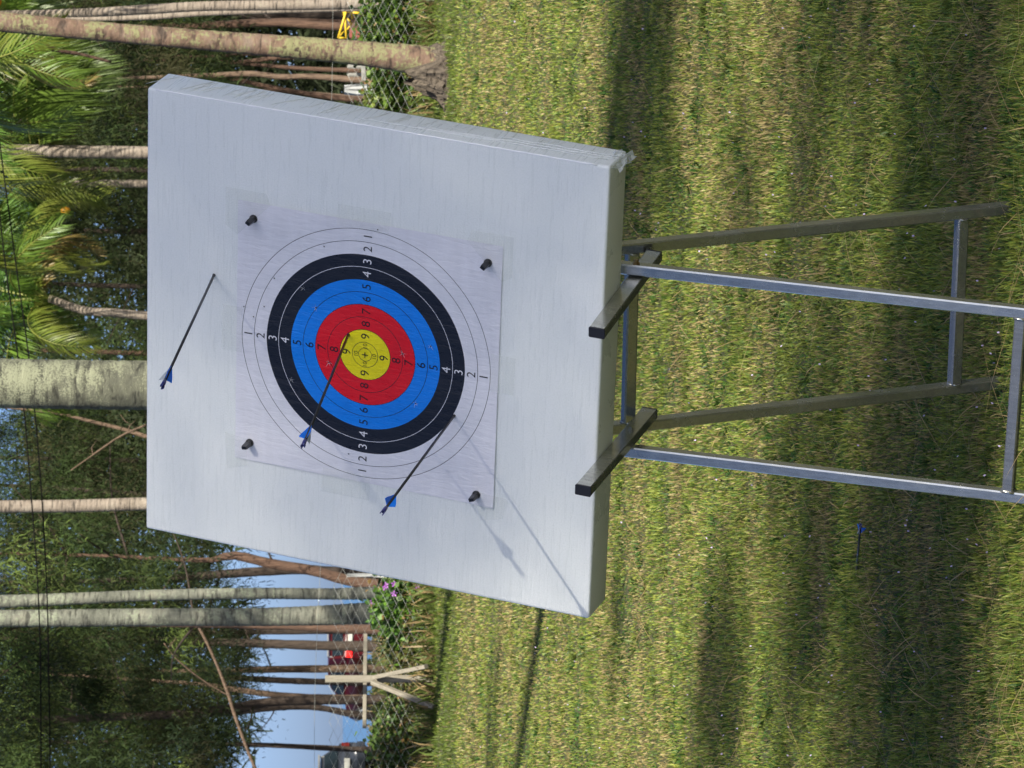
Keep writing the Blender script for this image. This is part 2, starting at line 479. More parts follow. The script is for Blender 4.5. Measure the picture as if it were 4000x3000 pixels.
def build_grass():
    NB = 900000
    y0, y1 = 7.6, 41.5
    u = rng.random(NB * 2)
    # density ~ 1/Y^2 times width of the strip
    Y = 1 / (1 / y0 - u * (1 / y0 - 1 / y1))
    half = .0835 * Y + np.maximum(1.1, (Y - 10) * .085 + .45)
    keep = rng.random(NB * 2) < (half / half.max()) ** .7
    Y = Y[keep][:NB]; half = half[keep][:NB]
    X = rng.uniform(-1, 1, len(Y)) * half
    n = len(Y)
    Z = gz(X, Y)
    dry = .55 * value_noise(X, Y, .55, 1) + .3 * value_noise(X, Y, .16, 2) + .25 * value_noise(X, Y, 1.9, 3)
    tall = value_noise(X, Y, .35, 4)
    k = rng.random(n)
    s = (Y / 10)
    length = rng.uniform(.009, .027, n) * (0.55 + 1.0 * tall) * s ** .3
    width = rng.uniform(.0015, .0032, n) * s ** .8
    lean = np.abs(rng.normal(.22, .42, n)).clip(0, 1.5)
    az = rng.uniform(0, 2 * math.pi, n)
    g = np.array([.060, .140, .021]); yg = np.array([.300, .325, .055]); st = np.array([.38, .32, .13]); br = np.array([.22, .14, .06])
    a = rng.random(n)[:, None]
    col = g * (1 - a) + yg * a
    far = np.clip((Y - 16) / 20, 0, 1)
    pdry = np.clip((dry - .38) * 1.25, .03, .75)
    isd = k < pdry
    a2 = rng.random(n)[:, None]
    cd_ = st * (1 - a2 * .6) + br * a2 * .6
    col = np.where(isd[:, None], cd_, col)
    # deep green broad leaves of creeping weeds
    wn_ = value_noise(X, Y, .28, 6)
    weed = (rng.random(n) < np.clip((wn_ - .45) * 1.6, .04, .6)) & ~isd
    col[weed] = np.array([.045, .125, .022]) * rng.uniform(.7, 1.3, (weed.sum(), 1))
    width[weed] *= 2.3; length[weed] *= .55; lean[weed] = rng.uniform(.6, 1.35, weed.sum())
    # strip along the fence is left longer and greener
    lf = (Y > 36.8) & (rng.random(n) < .7)
    length[lf] *= 1.5; lean[lf] *= .8
    col[lf] = np.array([.105, .15, .022]) * rng.uniform(.6, 1.25, (lf.sum(), 1))
    col *= rng.uniform(.75, 1.25, (n, 1))
    length *= 1 + .15 * np.clip((11.2 - Y) / 1.2, 0, 1)
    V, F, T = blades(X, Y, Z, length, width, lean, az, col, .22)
    # loose tufts of longer blades
    nt_ = 1700
    u = rng.random(nt_); Yt = 1 / (1 / 8.5 - u * (1 / 8.5 - 1 / 36)); Xt = rng.uniform(-1, 1, nt_) * (.0835 * Yt + .9)
    kk = 26
    Yt = np.repeat(Yt, kk); Xt = np.repeat(Xt, kk); q = len(Yt); st_ = (Yt / 10)
    at_ = rng.uniform(0, 6.28, q); rr_ = np.abs(rng.normal(0, .022, q)) * st_ ** .5
    Xt = Xt + np.cos(at_) * rr_; Yt2 = Yt + np.sin(at_) * rr_
    ct = np.repeat(rng.random((nt_, 1)), kk, 0)
    ct = (np.array([.035, .105, .018]) * (1 - ct) + np.array([.19, .22, .045]) * ct) * rng.uniform(.7, 1.3, (q, 1))
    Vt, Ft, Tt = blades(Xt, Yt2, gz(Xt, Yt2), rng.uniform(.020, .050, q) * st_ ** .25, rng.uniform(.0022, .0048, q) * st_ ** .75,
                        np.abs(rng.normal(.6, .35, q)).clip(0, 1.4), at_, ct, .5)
    # long straw stalks lying on the lawn
    m = 2600
    u = rng.random(m); Ys = 1 / (1 / 9.0 - u * (1 / 9.0 - 1 / 38)); Xs = rng.uniform(-1, 1, m) * (.0835 * Ys + .8)
    L = rng.uniform(.10, .32, m) * (Ys / 10) ** .3
    c = np.array([.42, .31, .14]) * rng.uniform(.7, 1.15, (m, 1))
    V2, F2, T2 = blades(Xs, Ys, gz(Xs, Ys) + rng.uniform(.015, .04, m), L, rng.uniform(.0022, .0036, m) * (Ys / 10) ** .6,
                        rng.uniform(1.25, 1.5, m), rng.uniform(0, 6.28, m), c, .12)
    # tiny lilac flowers
    m2 = 420
    u = rng.random(m2); Yf = 1 / (1 / 10.5 - u * (1 / 10.5 - 1 / 34)); Xf = rng.uniform(-1, 1, m2) * (.0835 * Yf + .5)
    Vf, Ff, Tf = blades(Xf, Yf, gz(Xf, Yf) + .03, np.full(m2, .0065) * (Yf / 10) ** .5, np.full(m2, .0042) * (Yf / 10) ** .6,
                        rng.uniform(0, .8, m2), rng.uniform(0, 6.28, m2), np.tile([.62, .52, .74], (m2, 1)))
    Tf[:] = np.repeat(np.tile([.62, .52, .74], (m2, 1)), 5, 0)
    VV = np.concatenate([V, V2, Vf, Vt]); FF = np.concatenate([F, F2 + len(V), Ff + len(V) + len(V2), Ft + len(V) + len(V2) + len(Vf)]); TT = np.concatenate([T, T2, Tf, Tt])
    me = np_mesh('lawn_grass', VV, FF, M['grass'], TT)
    props(link('lawn_grass', me), 'short mown lawn grass mixed with straw and weeds', 'grass', kind='stuff')
build_grass()

# ================================================================== TARGET
AX = Vector((0.9149, -0.4031, -0.0203)); BX = Vector((0.1758, 0.3527, 0.9191))
NX = AX.cross(BX).normalized(); BX = NX.cross(AX).normalized(); AX.normalize()
ORG = Vector((0.0663, 10.3131, 1.4886))
WB = Matrix(((AX.x, BX.x, NX.x, ORG.x), (AX.y, BX.y, NX.y, ORG.y), (AX.z, BX.z, NX.z, ORG.z), (0, 0, 0, 1)))
WBI = WB.inverted()
X0, X1, Y0, Y1, TH = -.5427, .5453, -.5578, .5407, .1083

def build_board():
    t = thing('foam_target_block', 'white foam archery block in clear wrap carrying the ringed paper', 'target block', mat=WB)
    import bmesh
    bm = bmesh.new()
    bmesh.ops.create_cube(bm, size=1)
    for v in bm.verts:
        v.co.x = X1 if v.co.x > 0 else X0; v.co.y = Y1 if v.co.y > 0 else Y0; v.co.z = 0 if v.co.z > 0 else -TH
    bmesh.ops.bevel(bm, geom=list(bm.edges) + list(bm.verts), offset=.007, segments=3, affect='EDGES', profile=.6)
    me = bpy.data.meshes.new('foam_block'); bm.to_mesh(me); bm.free()
    me.materials.append(M['foam'])
    for p in me.polygons: p.use_smooth = True
    md = link('foam_block', me, t)
    # folds of the film along the right hand side and the loose flap at the lower corner
    rb = MB()
    r = random.Random(3)
    for (ya, yb, za, zb) in ((-.55, -.10, -.050, -.040), (-.54, .05, -.036, -.028), (-.56, -.28, -.062, -.060), (-.30, -.02, -.044, -.026)):
        pts = [(X1 + .0012 + .0012 * r.random(), ya + (yb - ya) * i / 14, za + (zb - za) * i / 14 + r.uniform(-.002, .002)) for i in range(15)]
        rb.tube(pts, [.0008 + .0009 * math.sin(math.pi * i / 14) for i in range(15)], 5)
    MB().tube([(X1 - .0020 + .0004 * math.sin(i * 2.1), Y0 + .03 + (Y1 - Y0 - .05) * i / 60, -.0018) for i in range(61)], .0024, 6).build('edge_highlight', M['edge_glint'], t)  # added white tube, draws the highlight along the bevelled edge
    for k in range(40):                      # diagonal stretch wrinkles
        yb = r.uniform(-.5, .53); w = r.uniform(.02, .055)
        pts = [(X1 + .0004, yb + w * i / 5, -.103 + r.uniform(.0, .02) + .07 * i / 5) for i in range(6)]
        rb.tube(pts, [.0002, .0005, .0007, .0007, .0005, .0002], 4)
    rb.build('film_fold', M['foam'], t)
    fl = MB()
    g = []
    for i in range(8):
        for j in range(6):
            fl_x = X1 - .012 + .010 * j / 5 * 1.4; yy = Y0 + .03 - .055 * i / 7
            g.append((fl_x + .006 * math.sin(i * 1.9 + j), yy + .006 * math.sin(j * 2.3), -.018 - .075 * j / 5 + .008 * math.sin(i * 2.1 + j * 1.3)))
    fl.add(g, [(i * 6 + j, i * 6 + j + 1, (i + 1) * 6 + j + 1, (i + 1) * 6 + j) for i in range(7) for j in range(5)])
    fl.build('film_flap', M['film'], t)
build_board()

PX0, PX1, PY0, PY1 = -.3145, .318, -.3198, .315
def paper_z(x, y):
    z = .0022 + .0010 * math.sin(x * 21 + 1.2) * math.sin(y * 9) + .0008 * math.sin(x * 43 + y * 7)
    e = max(0, (-y - .25)) * max(0, (-x + .05)) * .10
    return max(.0012, z) + e

def build_paper():
    t = thing('paper_target', 'square paper target with white black blue red yellow scoring rings', 'target paper', mat=WB @ Matrix.Translation((0, 0, .0003)))
    n = 90
    vs = []
    for j in range(n + 1):
        for i in range(n + 1):
            x = PX0 + (PX1 - PX0) * i / n; y = PY0 + (PY1 - PY0) * j / n
            vs.append((x, y, paper_z(x, y)))
    fs = [(j * (n + 1) + i, j * (n + 1) + i + 1, (j + 1) * (n + 1) + i + 1, (j + 1) * (n + 1) + i) for j in range(n) for i in range(n)]
    MB().add(vs, fs, 0, True).build('printed_sheet', M['paper'], t)
    # numerals: text turned into mesh, draped on the sheet
    mb = MB()
    def glyph(ch, size, cx, cy, mi):
        cu = bpy.data.curves.new('numeral', 'FONT'); cu.body = ch; cu.size = size
        cu.align_x = 'CENTER'; cu.align_y = 'CENTER'; cu.resolution_u = 4; cu.offset = -.0001
        ob = bpy.data.objects.new('numeral', cu); COL.objects.link(ob)
        dg = bpy.context.evaluated_depsgraph_get()
        me = bpy.data.meshes.new_from_object(ob.evaluated_get(dg))
        xs = [v.co.x for v in me.vertices]; ys = [v.co.y for v in me.vertices]
        ox = (min(xs) + max(xs)) / 2; oy = (min(ys) + max(ys)) / 2
        vs = [(v.co.x - ox + cx, v.co.y - oy + cy) for v in me.vertices]
        mb.add([(x, y, paper_z(x, y) + .0006) for x, y in vs], [tuple(p.vertices) for p in me.polygons], mi)
        bpy.data.objects.remove(ob); bpy.data.meshes.remove(me); bpy.data.curves.remove(cu)
    for k in range(1, 10):
        r = .315 - .03 * k
        for dx, dy in ((1, 0), (-1, 0), (0, 1), (0, -1)):
            glyph(str(k), .0295, r * dx, r * dy, 1 if k in (3, 4) else 0)
    for dx, dy in ((1, 0), (-1, 0), (0, 1), (0, -1)):
        glyph('10', .0145, .0222 * dx, .0222 * dy, 0)
    for a, b in ((.0068, .0011), (.0011, .0068)):
        mb.add([(-a, -b, .0038), (a, -b, .0038), (a, b, .0038), (-a, b, .0038)], [(0, 1, 2, 3)], 0)
    mb.build('printed_numerals', [M['ink_black'], M['ink_white']], t)
    # strips of yellowed tape holding the edges
    def tape(quad, dz=.0045):
        MB().add([(x, y, dz + (.0 if i % 2 else .0006)) for i, (x, y) in enumerate(quad)], [tuple(range(len(quad)))]).build('tape_strip', M['tape'], t)
    tape([(.255, .345), (.345, .345), (.345, .245), (.318, .235), (.235, .315)])
    tape([(-.345, .335), (-.255, .34), (-.262, .285), (-.33, .285)])
    tape([(.345, -.345), (.345, -.245), (.318, -.236), (.235, -.3198), (.25, -.345)])
    tape([(-.35, -.29), (-.28, -.275), (-.285, -.35), (-.335, -.345)])
    tape([(.300, .075), (.352, .075), (.352, -.055), (.300, -.050)])
    tape([(-.295, .095), (-.355, .10), (-.355, -.02), (-.295, -.02)])
    tape([(.06, .300), (.06, .350), (-.05, .352), (-.05, .300)])
    tape([(-.03, -.300), (.06, -.300), (.06, -.36), (-.03, -.358)])
    # old arrow holes with torn edges
    r = random.Random(5)
    for (px, py) in ((1236, 1200), (955, 1196), (840, 1085), (1478, 895), (1268, 961), (1074, 1085), (1189, 1123),
                     (1034, 1196), (993, 1235), (1575, 1380), (1685, 1351), (1287, 1414), (1139, 1479), (1626, 1573), (1365, 1770)):
        # pixel on the sheet plane
        o = CAM; d = FWD + RIGHT * ((1500 - py) / FOC) + UP * ((2000 - px) / FOC)
        s = (ORG - o).dot(NX) / d.dot(NX); q = WBI @ (o + d * s)
        if abs(q.x) > .31 or abs(q.y) > .31: continue
        mb = MB(); z = paper_z(q.x, q.y) + .0008
        for k in range(5):
            a = k * 1.26 + r.uniform(-.4, .4); l = r.uniform(.006, .0125); w = .35
            mb.add([(q.x + .0012 * math.cos(a + w), q.y + .0012 * math.sin(a + w), z), (q.x + .0012 * math.cos(a - w), q.y + .0012 * math.sin(a - w), z),
                    (q.x + l * math.cos(a), q.y + l * math.sin(a), z + .004)], [(0, 1, 2)])
        c8 = [(q.x + .0016 * math.cos(k * .785), q.y + .0016 * math.sin(k * .785), z + .0004) for k in range(8)]
        mb.add(c8, [tuple(range(8))], 1)
        mb.build('torn_hole', [M['torn'], M['ink_black']], t)
build_paper()

def build_pins():
    for i, (x, y, rz, where) in enumerate(((.279, .2764, -.55, 'top right corner of the paper'), (.274, -.286, -.5, 'bottom right corner of the paper'),
                                    (-.2708, .2784, .15, 'top left corner of the paper'), (-.2889, -.2782, .35, 'bottom left corner of the paper'))):
        t = thing('target_pin', 'black plastic target pin pushed through the ' + where, 'pin', group='black pins holding the paper target',
                  mat=WB @ Matrix.Translation((x, y, .002)) @ Matrix.Rotation(rz, 4, 'Z'))
        mb = MB(); n = 24
        prof = [(0.0, .0095), (.003, .0098), (.0055, .0090), (.0085, .0070), (.0095, .004)]
        vs = [(r * math.cos(6.2832 * k / n), r * math.sin(6.2832 * k / n), z) for z, r in prof for k in range(n)]
        fs = [(j * n + k, j * n + (k + 1) % n, (j + 1) * n + (k + 1) % n, (j + 1) * n + k) for j in range(len(prof) - 1) for k in range(n)]
        fs.append(tuple(range((len(prof) - 1) * n, len(prof) * n)))
        mb.add(vs, fs, 0, True); mb.build('disc', M['pin'], t)
        g = MB()
        sec = [(.006, .0052, .0068), (.018, .0046, .0062), (.030, .0042, .0062), (.0345, .0036, .0055)]
        vs = []
        for z, hx, hy in sec: vs += [(-hx, -hy, z), (hx, -hy, z), (hx, hy, z), (-hx, hy, z)]
        fs = [(j * 4 + k, j * 4 + (k + 1) % 4, (j + 1) * 4 + (k + 1) % 4, (j + 1) * 4 + k) for j in range(3) for k in range(4)] + [(12, 13, 14, 15), (3, 2, 1, 0)]
        g.add(vs, fs); g.build('grip', M['pin'], t)
build_pins()

def arrow(base, nock, label, roll, buried=.14):
    base = Vector(base); nock = Vector(nock); d = (nock - base).normalized(); L = (nock - base).length
    q = d.to_track_quat('Z', 'Y')
    t = thing('arrow', label, 'arrow', group='blue fletched arrows', mat=Matrix.Translation(base) @ q.to_matrix().to_4x4() @ Matrix.Rotation(roll, 4, 'Z'))
    MB().tube([(0, 0, -buried), (0, 0, L - .03)], .0031, 10).build('shaft', M['shaft'], t)
    e = L
    MB().tube([(0, 0, -.004), (0, 0, .0035)], [.0042, .0036], 10).build('dark_collar', M['shaft'], t)
    nb = MB().tube([(0, 0, e - .034), (0, 0, e - .030), (0, 0, e - .020), (0, 0, e - .010)], [.0033, .0044, .0046, .0042], 10)
    for s in (-1, 1):
        nb.box((0, s * .0032, e - .005), (.0032, 0, 0), (0, .0010, 0), (0, 0, .0055))
    nb.build('nock', M['nock'], t)
    for k in range(3):
        a = 2.0944 * k
        ux, uy = math.cos(a), math.sin(a); tx, ty = -uy * .00035, ux * .00035
        prof = [(.0031, e - .104), (.0085, e - .082), (.0135, e - .064), (.0163, e - .049), (.0158, e - .046), (.0105, e - .0445), (.0031, e - .040)]
        vs = [(ux * r + s * tx, uy * r + s * ty, z) for s in (-1, 1) for r, z in prof]
        n = len(prof)
        fs = [tuple(range(n))[::-1], tuple(range(n, 2 * n))] + [(i, (i + 1) % n, n + (i + 1) % n, n + i) for i in range(n)]
        MB().add(vs, fs).build('vane', M['vane_w'] if k == 0 else M['vane'], t)
    return t
def bp(a, b, c): return WB @ Vector((a, b, c))
arrow(bp(.1236, .3734, 0), bp(.1069, .2287, .5821), 'blue fletched arrow stuck in the white foam above the paper', 1.9)
arrow(bp(.0416, .0413, .003), bp(.0331, -.1009, .5828), 'blue fletched arrow in the yellow centre near the ring nine', 3.6)
arrow(bp(-.1067, -.2184, .003), bp(-.0789, -.2911, .5949), 'blue fletched arrow in the black ring edge at lower left of the paper', 2.5)
def ground_hit(x, y, lift=0.0):
    d = FWD + RIGHT * ((1500 - y) / FOC) + UP * ((2000 - x) / FOC)
    Y = 12.0
    for _ in range(60):
        z = float(gz(0, Y)) + lift; Y = (z - CAM_H) / (d.z / d.y)
    return CAM + d * (Y / d.y)
gb = ground_hit(3351, 2171.8, .020)
dN = (FWD + RIGHT * ((1500 - 2046.7) / FOC) + UP * ((2000 - 3361.5) / FOC)).normalized()
Bv = gb - CAM; s_ = Bv.dot(dN)
arrow(gb, CAM + dN * (s_ - math.sqrt(max(0, .36 ** 2 - (Bv.length_squared - s_ * s_)))), 'blue fletched arrow lying low in the grass left of the stand', 2.6, .3)

# ------------------------------------------------------------------ steel stand
def build_stand():
    t = thing('target_stand', 'galvanised square tube easel stand holding up the foam block', 'target stand', mat=WB)
    fdir = Vector((0, -.8591, -.1434)).normalized()
    def fp(a, b): return Vector((a, b, -.15 + (b + .5561) * .1669))
    def rp(a, b): return Vector((a, b, -.2568 + (b + .5083) * .8741))
    ends = {}
    for a in (.2545, -.185):
        MB().bar(fp(a, -.530), fp(a, -1.505), .025, .025, (1, 0, 0)).build('front_leg', M['steel'], t)
    for a in (.2545, -.185):
        lg = MB().bar(rp(a, -.470), rp(a, -1.247), .025, .028, (1, 0, 0)).build('rear_leg', M['steel'], t)
    # crossbars butt between the legs
    inL, inR = -.1725, .242
    MB().bar(rp(inL, -.5325), rp(inR, -.525), .027, .027, (0, .753, .658)).build('crossbar', M['steel'], t)
    MB().bar(rp(inL, -1.1454), rp(inR, -1.1345), .027, .027, (0, .753, .658)).build('crossbar', M['steel'], t)
    MB().bar(fp(inL, -1.421), fp(inR, -1.4165), .025, .025, (0, 1, 0)).build('crossbar', M['steel'], t)
    for a, sg in ((inL, 1), (inR, -1)):
        for c in (fp(a, -1.421 if sg > 0 else -1.4165), rp(a, -1.1454 if sg > 0 else -1.1345), rp(a, -.5325 if sg > 0 else -.525)):
            k = .0135
            P = [c + Vector((0, dy, dz)) for dy, dz in ((-k, -k), (-k, 0), (-k, k), (0, k), (k, k), (k, 0), (k, -k), (0, -k), (-k, -k))]
            MB().tube([p + Vector((sg * .0004 * (i % 2), 0, 0)) for i, p in enumerate(P)], [.0022 + .0008 * (i % 2) for i in range(9)], 5).build('weld_bead', M['steel'], t)
    # two arms that carry the block, capped in black at the front and the rear
    for (fa, fc, ra, rc) in ((.2065 - .012, .0916, .2551 - .012, -.2743), (-.1517 - .012, .1340, -.1398 - .012, -.3000)):
        yb = Y0 - .018 - .0005
        p = Vector((fa, yb, fc)); q = Vector((ra, yb, rc)); d = (q - p).normalized()
        arm = MB().bar(p + d * .004, q - d * .004, .024, .036, (1, 0, 0), ch=.08).build('support_arm', M['steel'], t)
        MB().bar(p, p + d * .0042, .0245, .0365, (1, 0, 0), ch=.08).build('end_cap', M['cap'], arm)
        MB().bar(q - d * .0042, q, .0245, .0365, (1, 0, 0), ch=.08).build('end_cap', M['cap'], arm)
        if fa > 0:
            c = fp(.2545 + .0125, -.5755)
            bt = MB().tube([c, c + Vector((.003, 0, 0)), c + Vector((.0032, 0, 0)), c + Vector((.010, 0, 0))], [.0085, .0085, .0055, .0052], 6, smooth=False)
            bt.build('bolt', M['bolt'], t)
        else:
            m = p + d * .31; c = Vector((m.x + .0121, m.y, m.z))
            MB().tube([c, c + Vector((.0025, 0, 0)), c + Vector((.0027, 0, 0)), c + Vector((.008, 0, 0))], [.0075, .0075, .0052, .0052], 6, smooth=False).build('bolt', M['steel'], t)
    # backrest behind the block
    for a in (.2545, -.185):
        MB().bar(Vector((a, -.50, -TH - .014)), Vector((a, .30, -TH - .014)), .025, .025, (1, 0, 0)).build('back_upright', M['steel'], t)
    MB().bar(Vector((inL, .20, -TH - .014)), Vector((inR, .20, -TH - .014)), .025, .025, (0, 1, 0)).build('crossbar', M['steel'], t)
build_stand()

# ================================================================== VEGETATION
def trunk_mesh(path, rad, sides, mat, name, parent, off, ring=0.0, ringstep=.1, seed=0, flare=None):
    """path: list of world points from the ground up, rad: radii at the points"""
    r = random.Random(seed)
    pts = smooth_path(path, 12)
    rr = []
    n = len(path) - 1
    for i in range(len(pts)):
        f = i / 12; k = min(int(f), n - 1); t = f - k
        rr.append(rad[k] * (1 - t) + rad[k + 1] * t)
    # resample at fine steps for leaf scar rings
    seg = [0.0]
    for i in range(1, len(pts)): seg.append(seg[-1] + (pts[i] - pts[i - 1]).length)
    L = seg[-1]; step = ringstep / 3 if ring else .18
    m = max(8, min(420, int(L / step)))
    P = []; Rr = []
    j = 0
    for i in range(m + 1):
        s = L * i / m
        while j < len(seg) - 2 and seg[j + 1] < s: j += 1
        t = (s - seg[j]) / max(1e-6, seg[j + 1] - seg[j])
        P.append(pts[j].lerp(pts[j + 1], t))
        q = rr[j] * (1 - t) + rr[j + 1] * t
        if ring: q *= 1 + ring * ((i % 3 == 0) * 1.0 + r.uniform(-.3, .3))
        else: q *= 1 + r.uniform(-.06, .06)
        if flare: q *= 1 + flare[0] * math.exp(-s / flare[1])
        Rr.append(q)
    return MB().tube(P, Rr, sides).build(name, mat, parent, off)

def palm_frond_mesh(seed, length, droop, col, n=46, lw=.034, ll=.62, old=0.0, a0=.75, hang=.75):
    """a frond in its own frame: grows along +X from the origin, leaflets hang to both sides"""
    r = np.random.default_rng(seed)
    t = np.linspace(0, 1, n)
    ang = a0 - droop * t ** 1.25
    ds = length / (n - 1)
    x = np.concatenate([[0], np.cumsum(np.cos(ang[:-1]) * ds)]); z = np.concatenate([[0], np.cumsum(np.sin(ang[:-1]) * ds)])
    y = .10 * length * np.sin(t * 2 + seed) * t
    V = []; F = []; T = []
    # rachis
    rad = .020 * (1 - t * .85) * (length / 3.0)
    for i in range(n):
        for k in range(4):
            a = k * math.pi / 2
            V.append((x[i], y[i] + rad[i] * math.cos(a) * 1.3, z[i] + rad[i] * math.sin(a)))
            T.append((.22, .24, .05))
    for i in range(n - 1):
        for k in range(4):
            F.append((i * 4 + k, i * 4 + (k + 1) % 4, i * 4 + 4 + (k + 1) % 4, i * 4 + 4 + k))
    m = n * 2
    for i in range(int(m * .10), m):
        u = i / (m - 1); j = min(n - 1, int(u * (n - 1)))
        prof = math.sin(math.pi * min(1, .14 + u * .80)) ** .65
        for sd in (-1, 1):
            if r.random() < .05: continue
            l = ll * prof * r.uniform(.85, 1.1) * length / 3.0
            w = lw * r.uniform(.75, 1.1) * (.7 + .3 * length / 3.0)
            fw = .55 * r.uniform(.8, 1.2)                 # leans towards the tip
            d = np.array([math.cos(ang[j]) * fw, sd * .75, -.25 + math.sin(ang[j]) * fw]) + r.normal(0, .07, 3)
            d /= np.linalg.norm(d)
            g = np.array([0, 0, -1.0])
            p = np.array([x[j], y[j], z[j]])
            wv = np.cross(d, [0, 0, 1.0]); wv = np.array([math.cos(ang[j]), 0, math.sin(ang[j])]) * .8 + np.array([0, 0, .4]) * r.uniform(-1, 1)
            wv /= np.linalg.norm(wv)
            b = len(V)
            drop = r.uniform(.5, 1.0)
            for q in range(4):
                s = q / 3
                c = p + d * l * (s - .18 * s * s) + g * l * drop * s * s * hang
                ww = w * (0.45, 1.0, .8, .06)[q] * .5
                V.append(tuple(c - wv * ww)); V.append(tuple(c + wv * ww))
                cc = np.array(col) * r.uniform(.75, 1.25)
                if old: cc = cc * (1 - old * s) + np.array([.26, .20, .05]) * old * s
                T.append(tuple(cc)); T.append(tuple(cc))
            for q in range(3):
                F.append((b + 2 * q, b + 2 * q + 1, b + 2 * q + 3, b + 2 * q + 2))
    return np_mesh('frond', np.array(V), np.array(F), M['frond'], np.array(T))

FR = [palm_frond_mesh(1, 3.0, 1.55, (.070, .150, .026)), palm_frond_mesh(2, 3.1, 1.9, (.085, .165, .026)),
      palm_frond_mesh(3, 2.8, 2.3, (.105, .180, .024)), palm_frond_mesh(4, 2.6, 2.7, (.12, .170, .022), old=.3),
      palm_frond_mesh(5, 2.2, 3.0, (.20, .14, .045), old=.7),
      palm_frond_mesh(6, 2.0, .45, (.085, .135, .020), ll=1.35, lw=.042, a0=.12, hang=1.5)]

def crown(t, top, n, seed, scale=1.0, low=.2, old=.2):
    """fronds as children of the palm, top = position in the palm's own frame"""
    r = random.Random(seed)
    for i in range(n):
        az = 2.399 * i + r.uniform(-.3, .3)
        lift = 1 - i / (n - 1)                       # young ones upright, old ones hanging
        pitch = -(lift * 1.0 - low) + r.uniform(-.12, .12)
        k = 0 if lift > .7 else (1 if lift > .45 else 2)
        if lift < .3: k = 3 if r.random() < .6 else 2
        if lift < old * .5: k = 4 if r.random() < .5 else 3
        o = link('frond', FR[k], t)
        s = scale * r.uniform(.85, 1.1)
        o.matrix_local = Matrix.Translation(top) @ Matrix.Rotation(az, 4, 'Z') @ Matrix.Rotation(pitch, 4, 'Y') @ Matrix.Rotation(r.uniform(-.5, .5), 4, 'X') @ Matrix.Scale(s, 4)

def palm(label, D, px, mat, seed, crown_px=None, nfr=0, fscale=1.0, ring=.05, ringstep=.09, flare=(.35, .25), nuts=0, group=None, extra_top=0.0, low=.2, roots=0.0):
    """px: [(x, y, width)] photograph pixels from the top of the trunk to its lowest visible point"""
    pts = [(at(x, y, D), w / 2 * D / FOC) for x, y, w in px][::-1]
    low_p, low_r = pts[0]
    g = float(gz(low_p.x, D))
    if low_p.z > g + .02:
        d = (pts[1][0] - low_p); d = d / max(1e-4, abs(d.z)) if abs(d.z) > 1e-4 else Vector((0, 0, 1))
        base = low_p - d * (low_p.z - g + .08)
        base.x = base.x * .5 + low_p.x * .5
        pts.insert(0, (base, low_r * 1.08))
    if crown_px:
        pts.append((at(crown_px[0], crown_px[1], D), pts[-1][1] * .92))
    elif extra_top:
        d = (pts[-1][0] - pts[-2][0]).normalized()
        pts.append((pts[-1][0] + d * extra_top, pts[-1][1] * .8))
    base = pts[0][0].copy(); base.z = g
    t = thing('coconut_palm', label, 'palm tree', base, group)
    trunk_mesh([p for p, _ in pts], [r for _, r in pts], 20, mat, 'trunk', t, base, ring, ringstep, seed, flare)
    if roots:
        rr0 = np.random.default_rng(seed + 9); nk = 48; nz_ = 16; vs = []
        for q in range(nz_):
            f = q / (nz_ - 1); zz = .27 * (1 - f) - .03
            for k in range(nk):
                a = 2 * math.pi * k / nk
                rad_ = pts[0][1] * (1.02 + .22 * f) + roots * f ** 1.6 * (1 - .55 * math.cos(a)) * .55
                rad_ *= 1 + (.05 + .10 * f) * (math.sin(a * 13 + q * .5) * .5 + rr0.normal(0, .35))
                vs.append(base + Vector((math.cos(a) * rad_ - .01, math.sin(a) * rad_, zz + rr0.normal(0, .006) + (1 - f) * .10 * math.sin(a * 3 + 1) + (1 - f) * .05 * math.sin(a * 7))))
        MB().add(vs, [(q * nk + k, (q + 1) * nk + k, (q + 1) * nk + (k + 1) % nk, q * nk + (k + 1) % nk) for q in range(nz_ - 1) for k in range(nk)]).build('root_mass', M['roots'], t, base)
    top = pts[-1][0] - base
    if nfr: crown(t, top, nfr, seed, fscale, low)
    r = random.Random(seed + 5)
    for i in range(nuts):
        a = i * 2.2; rr = .16 + .03 * r.random()
        c = top + Vector((rr * math.cos(a), rr * math.sin(a) - .04, -.10 - .12 * r.random()))
        if i == 0 and label.endswith('orange coconut'): c = at(255, 822, D - .3) - base
        mb = MB(); nz = 7; pr = []
        for j in range(nz): 
            ph = math.pi * j / (nz - 1); pr.append((c + Vector((0, 0, -.085 * math.cos(ph)))))
        mb.tube(pr, [max(.004, .066 * math.sin(math.pi * j / (nz - 1))) for j in range(nz)], 10)
        mb.build('coconut', M['coconut_o' if i == 0 and nuts > 2 else 'coconut_g'], t)
    return t

PG = 'coconut palms along the fence'
palm('leaning coconut palm with orange bark and yellow lichen at its flared foot', 38.6,
     [(0, 85, 78), (400, 123, 74), (800, 157, 78), (1300, 198, 92), (1500, 218, 100), (1640, 238, 118), (1715, 262, 140)],
     M['palm_orange'], 1, None, 14, 1.1, .035, .12, (.15, .2), group=PG, extra_top=4.2, roots=.19)
palm('pale slender coconut palm crossing behind the leaning orange barked palm', 47,
     [(0, 58, 30), (200, 53, 31), (400, 47, 36), (600, 35, 38), (800, 24, 38), (1100, 20, 41), (1420, 12, 48)],
     M['palm_pale'], 2, (-70, 75), 17, 1.0, .04, .07, nuts=5, group=PG)
palm('thinnest pale coconut palm rising behind the pale crossing trunk', 54,
     [(250, 76, 18), (400, 73, 20), (600, 66, 22), (800, 52, 22), (1100, 42, 20), (1330, 36, 20)],
     M['palm_pale'], 3, (120, 90), 10, .7, .04, .07, group=PG, low=.3)
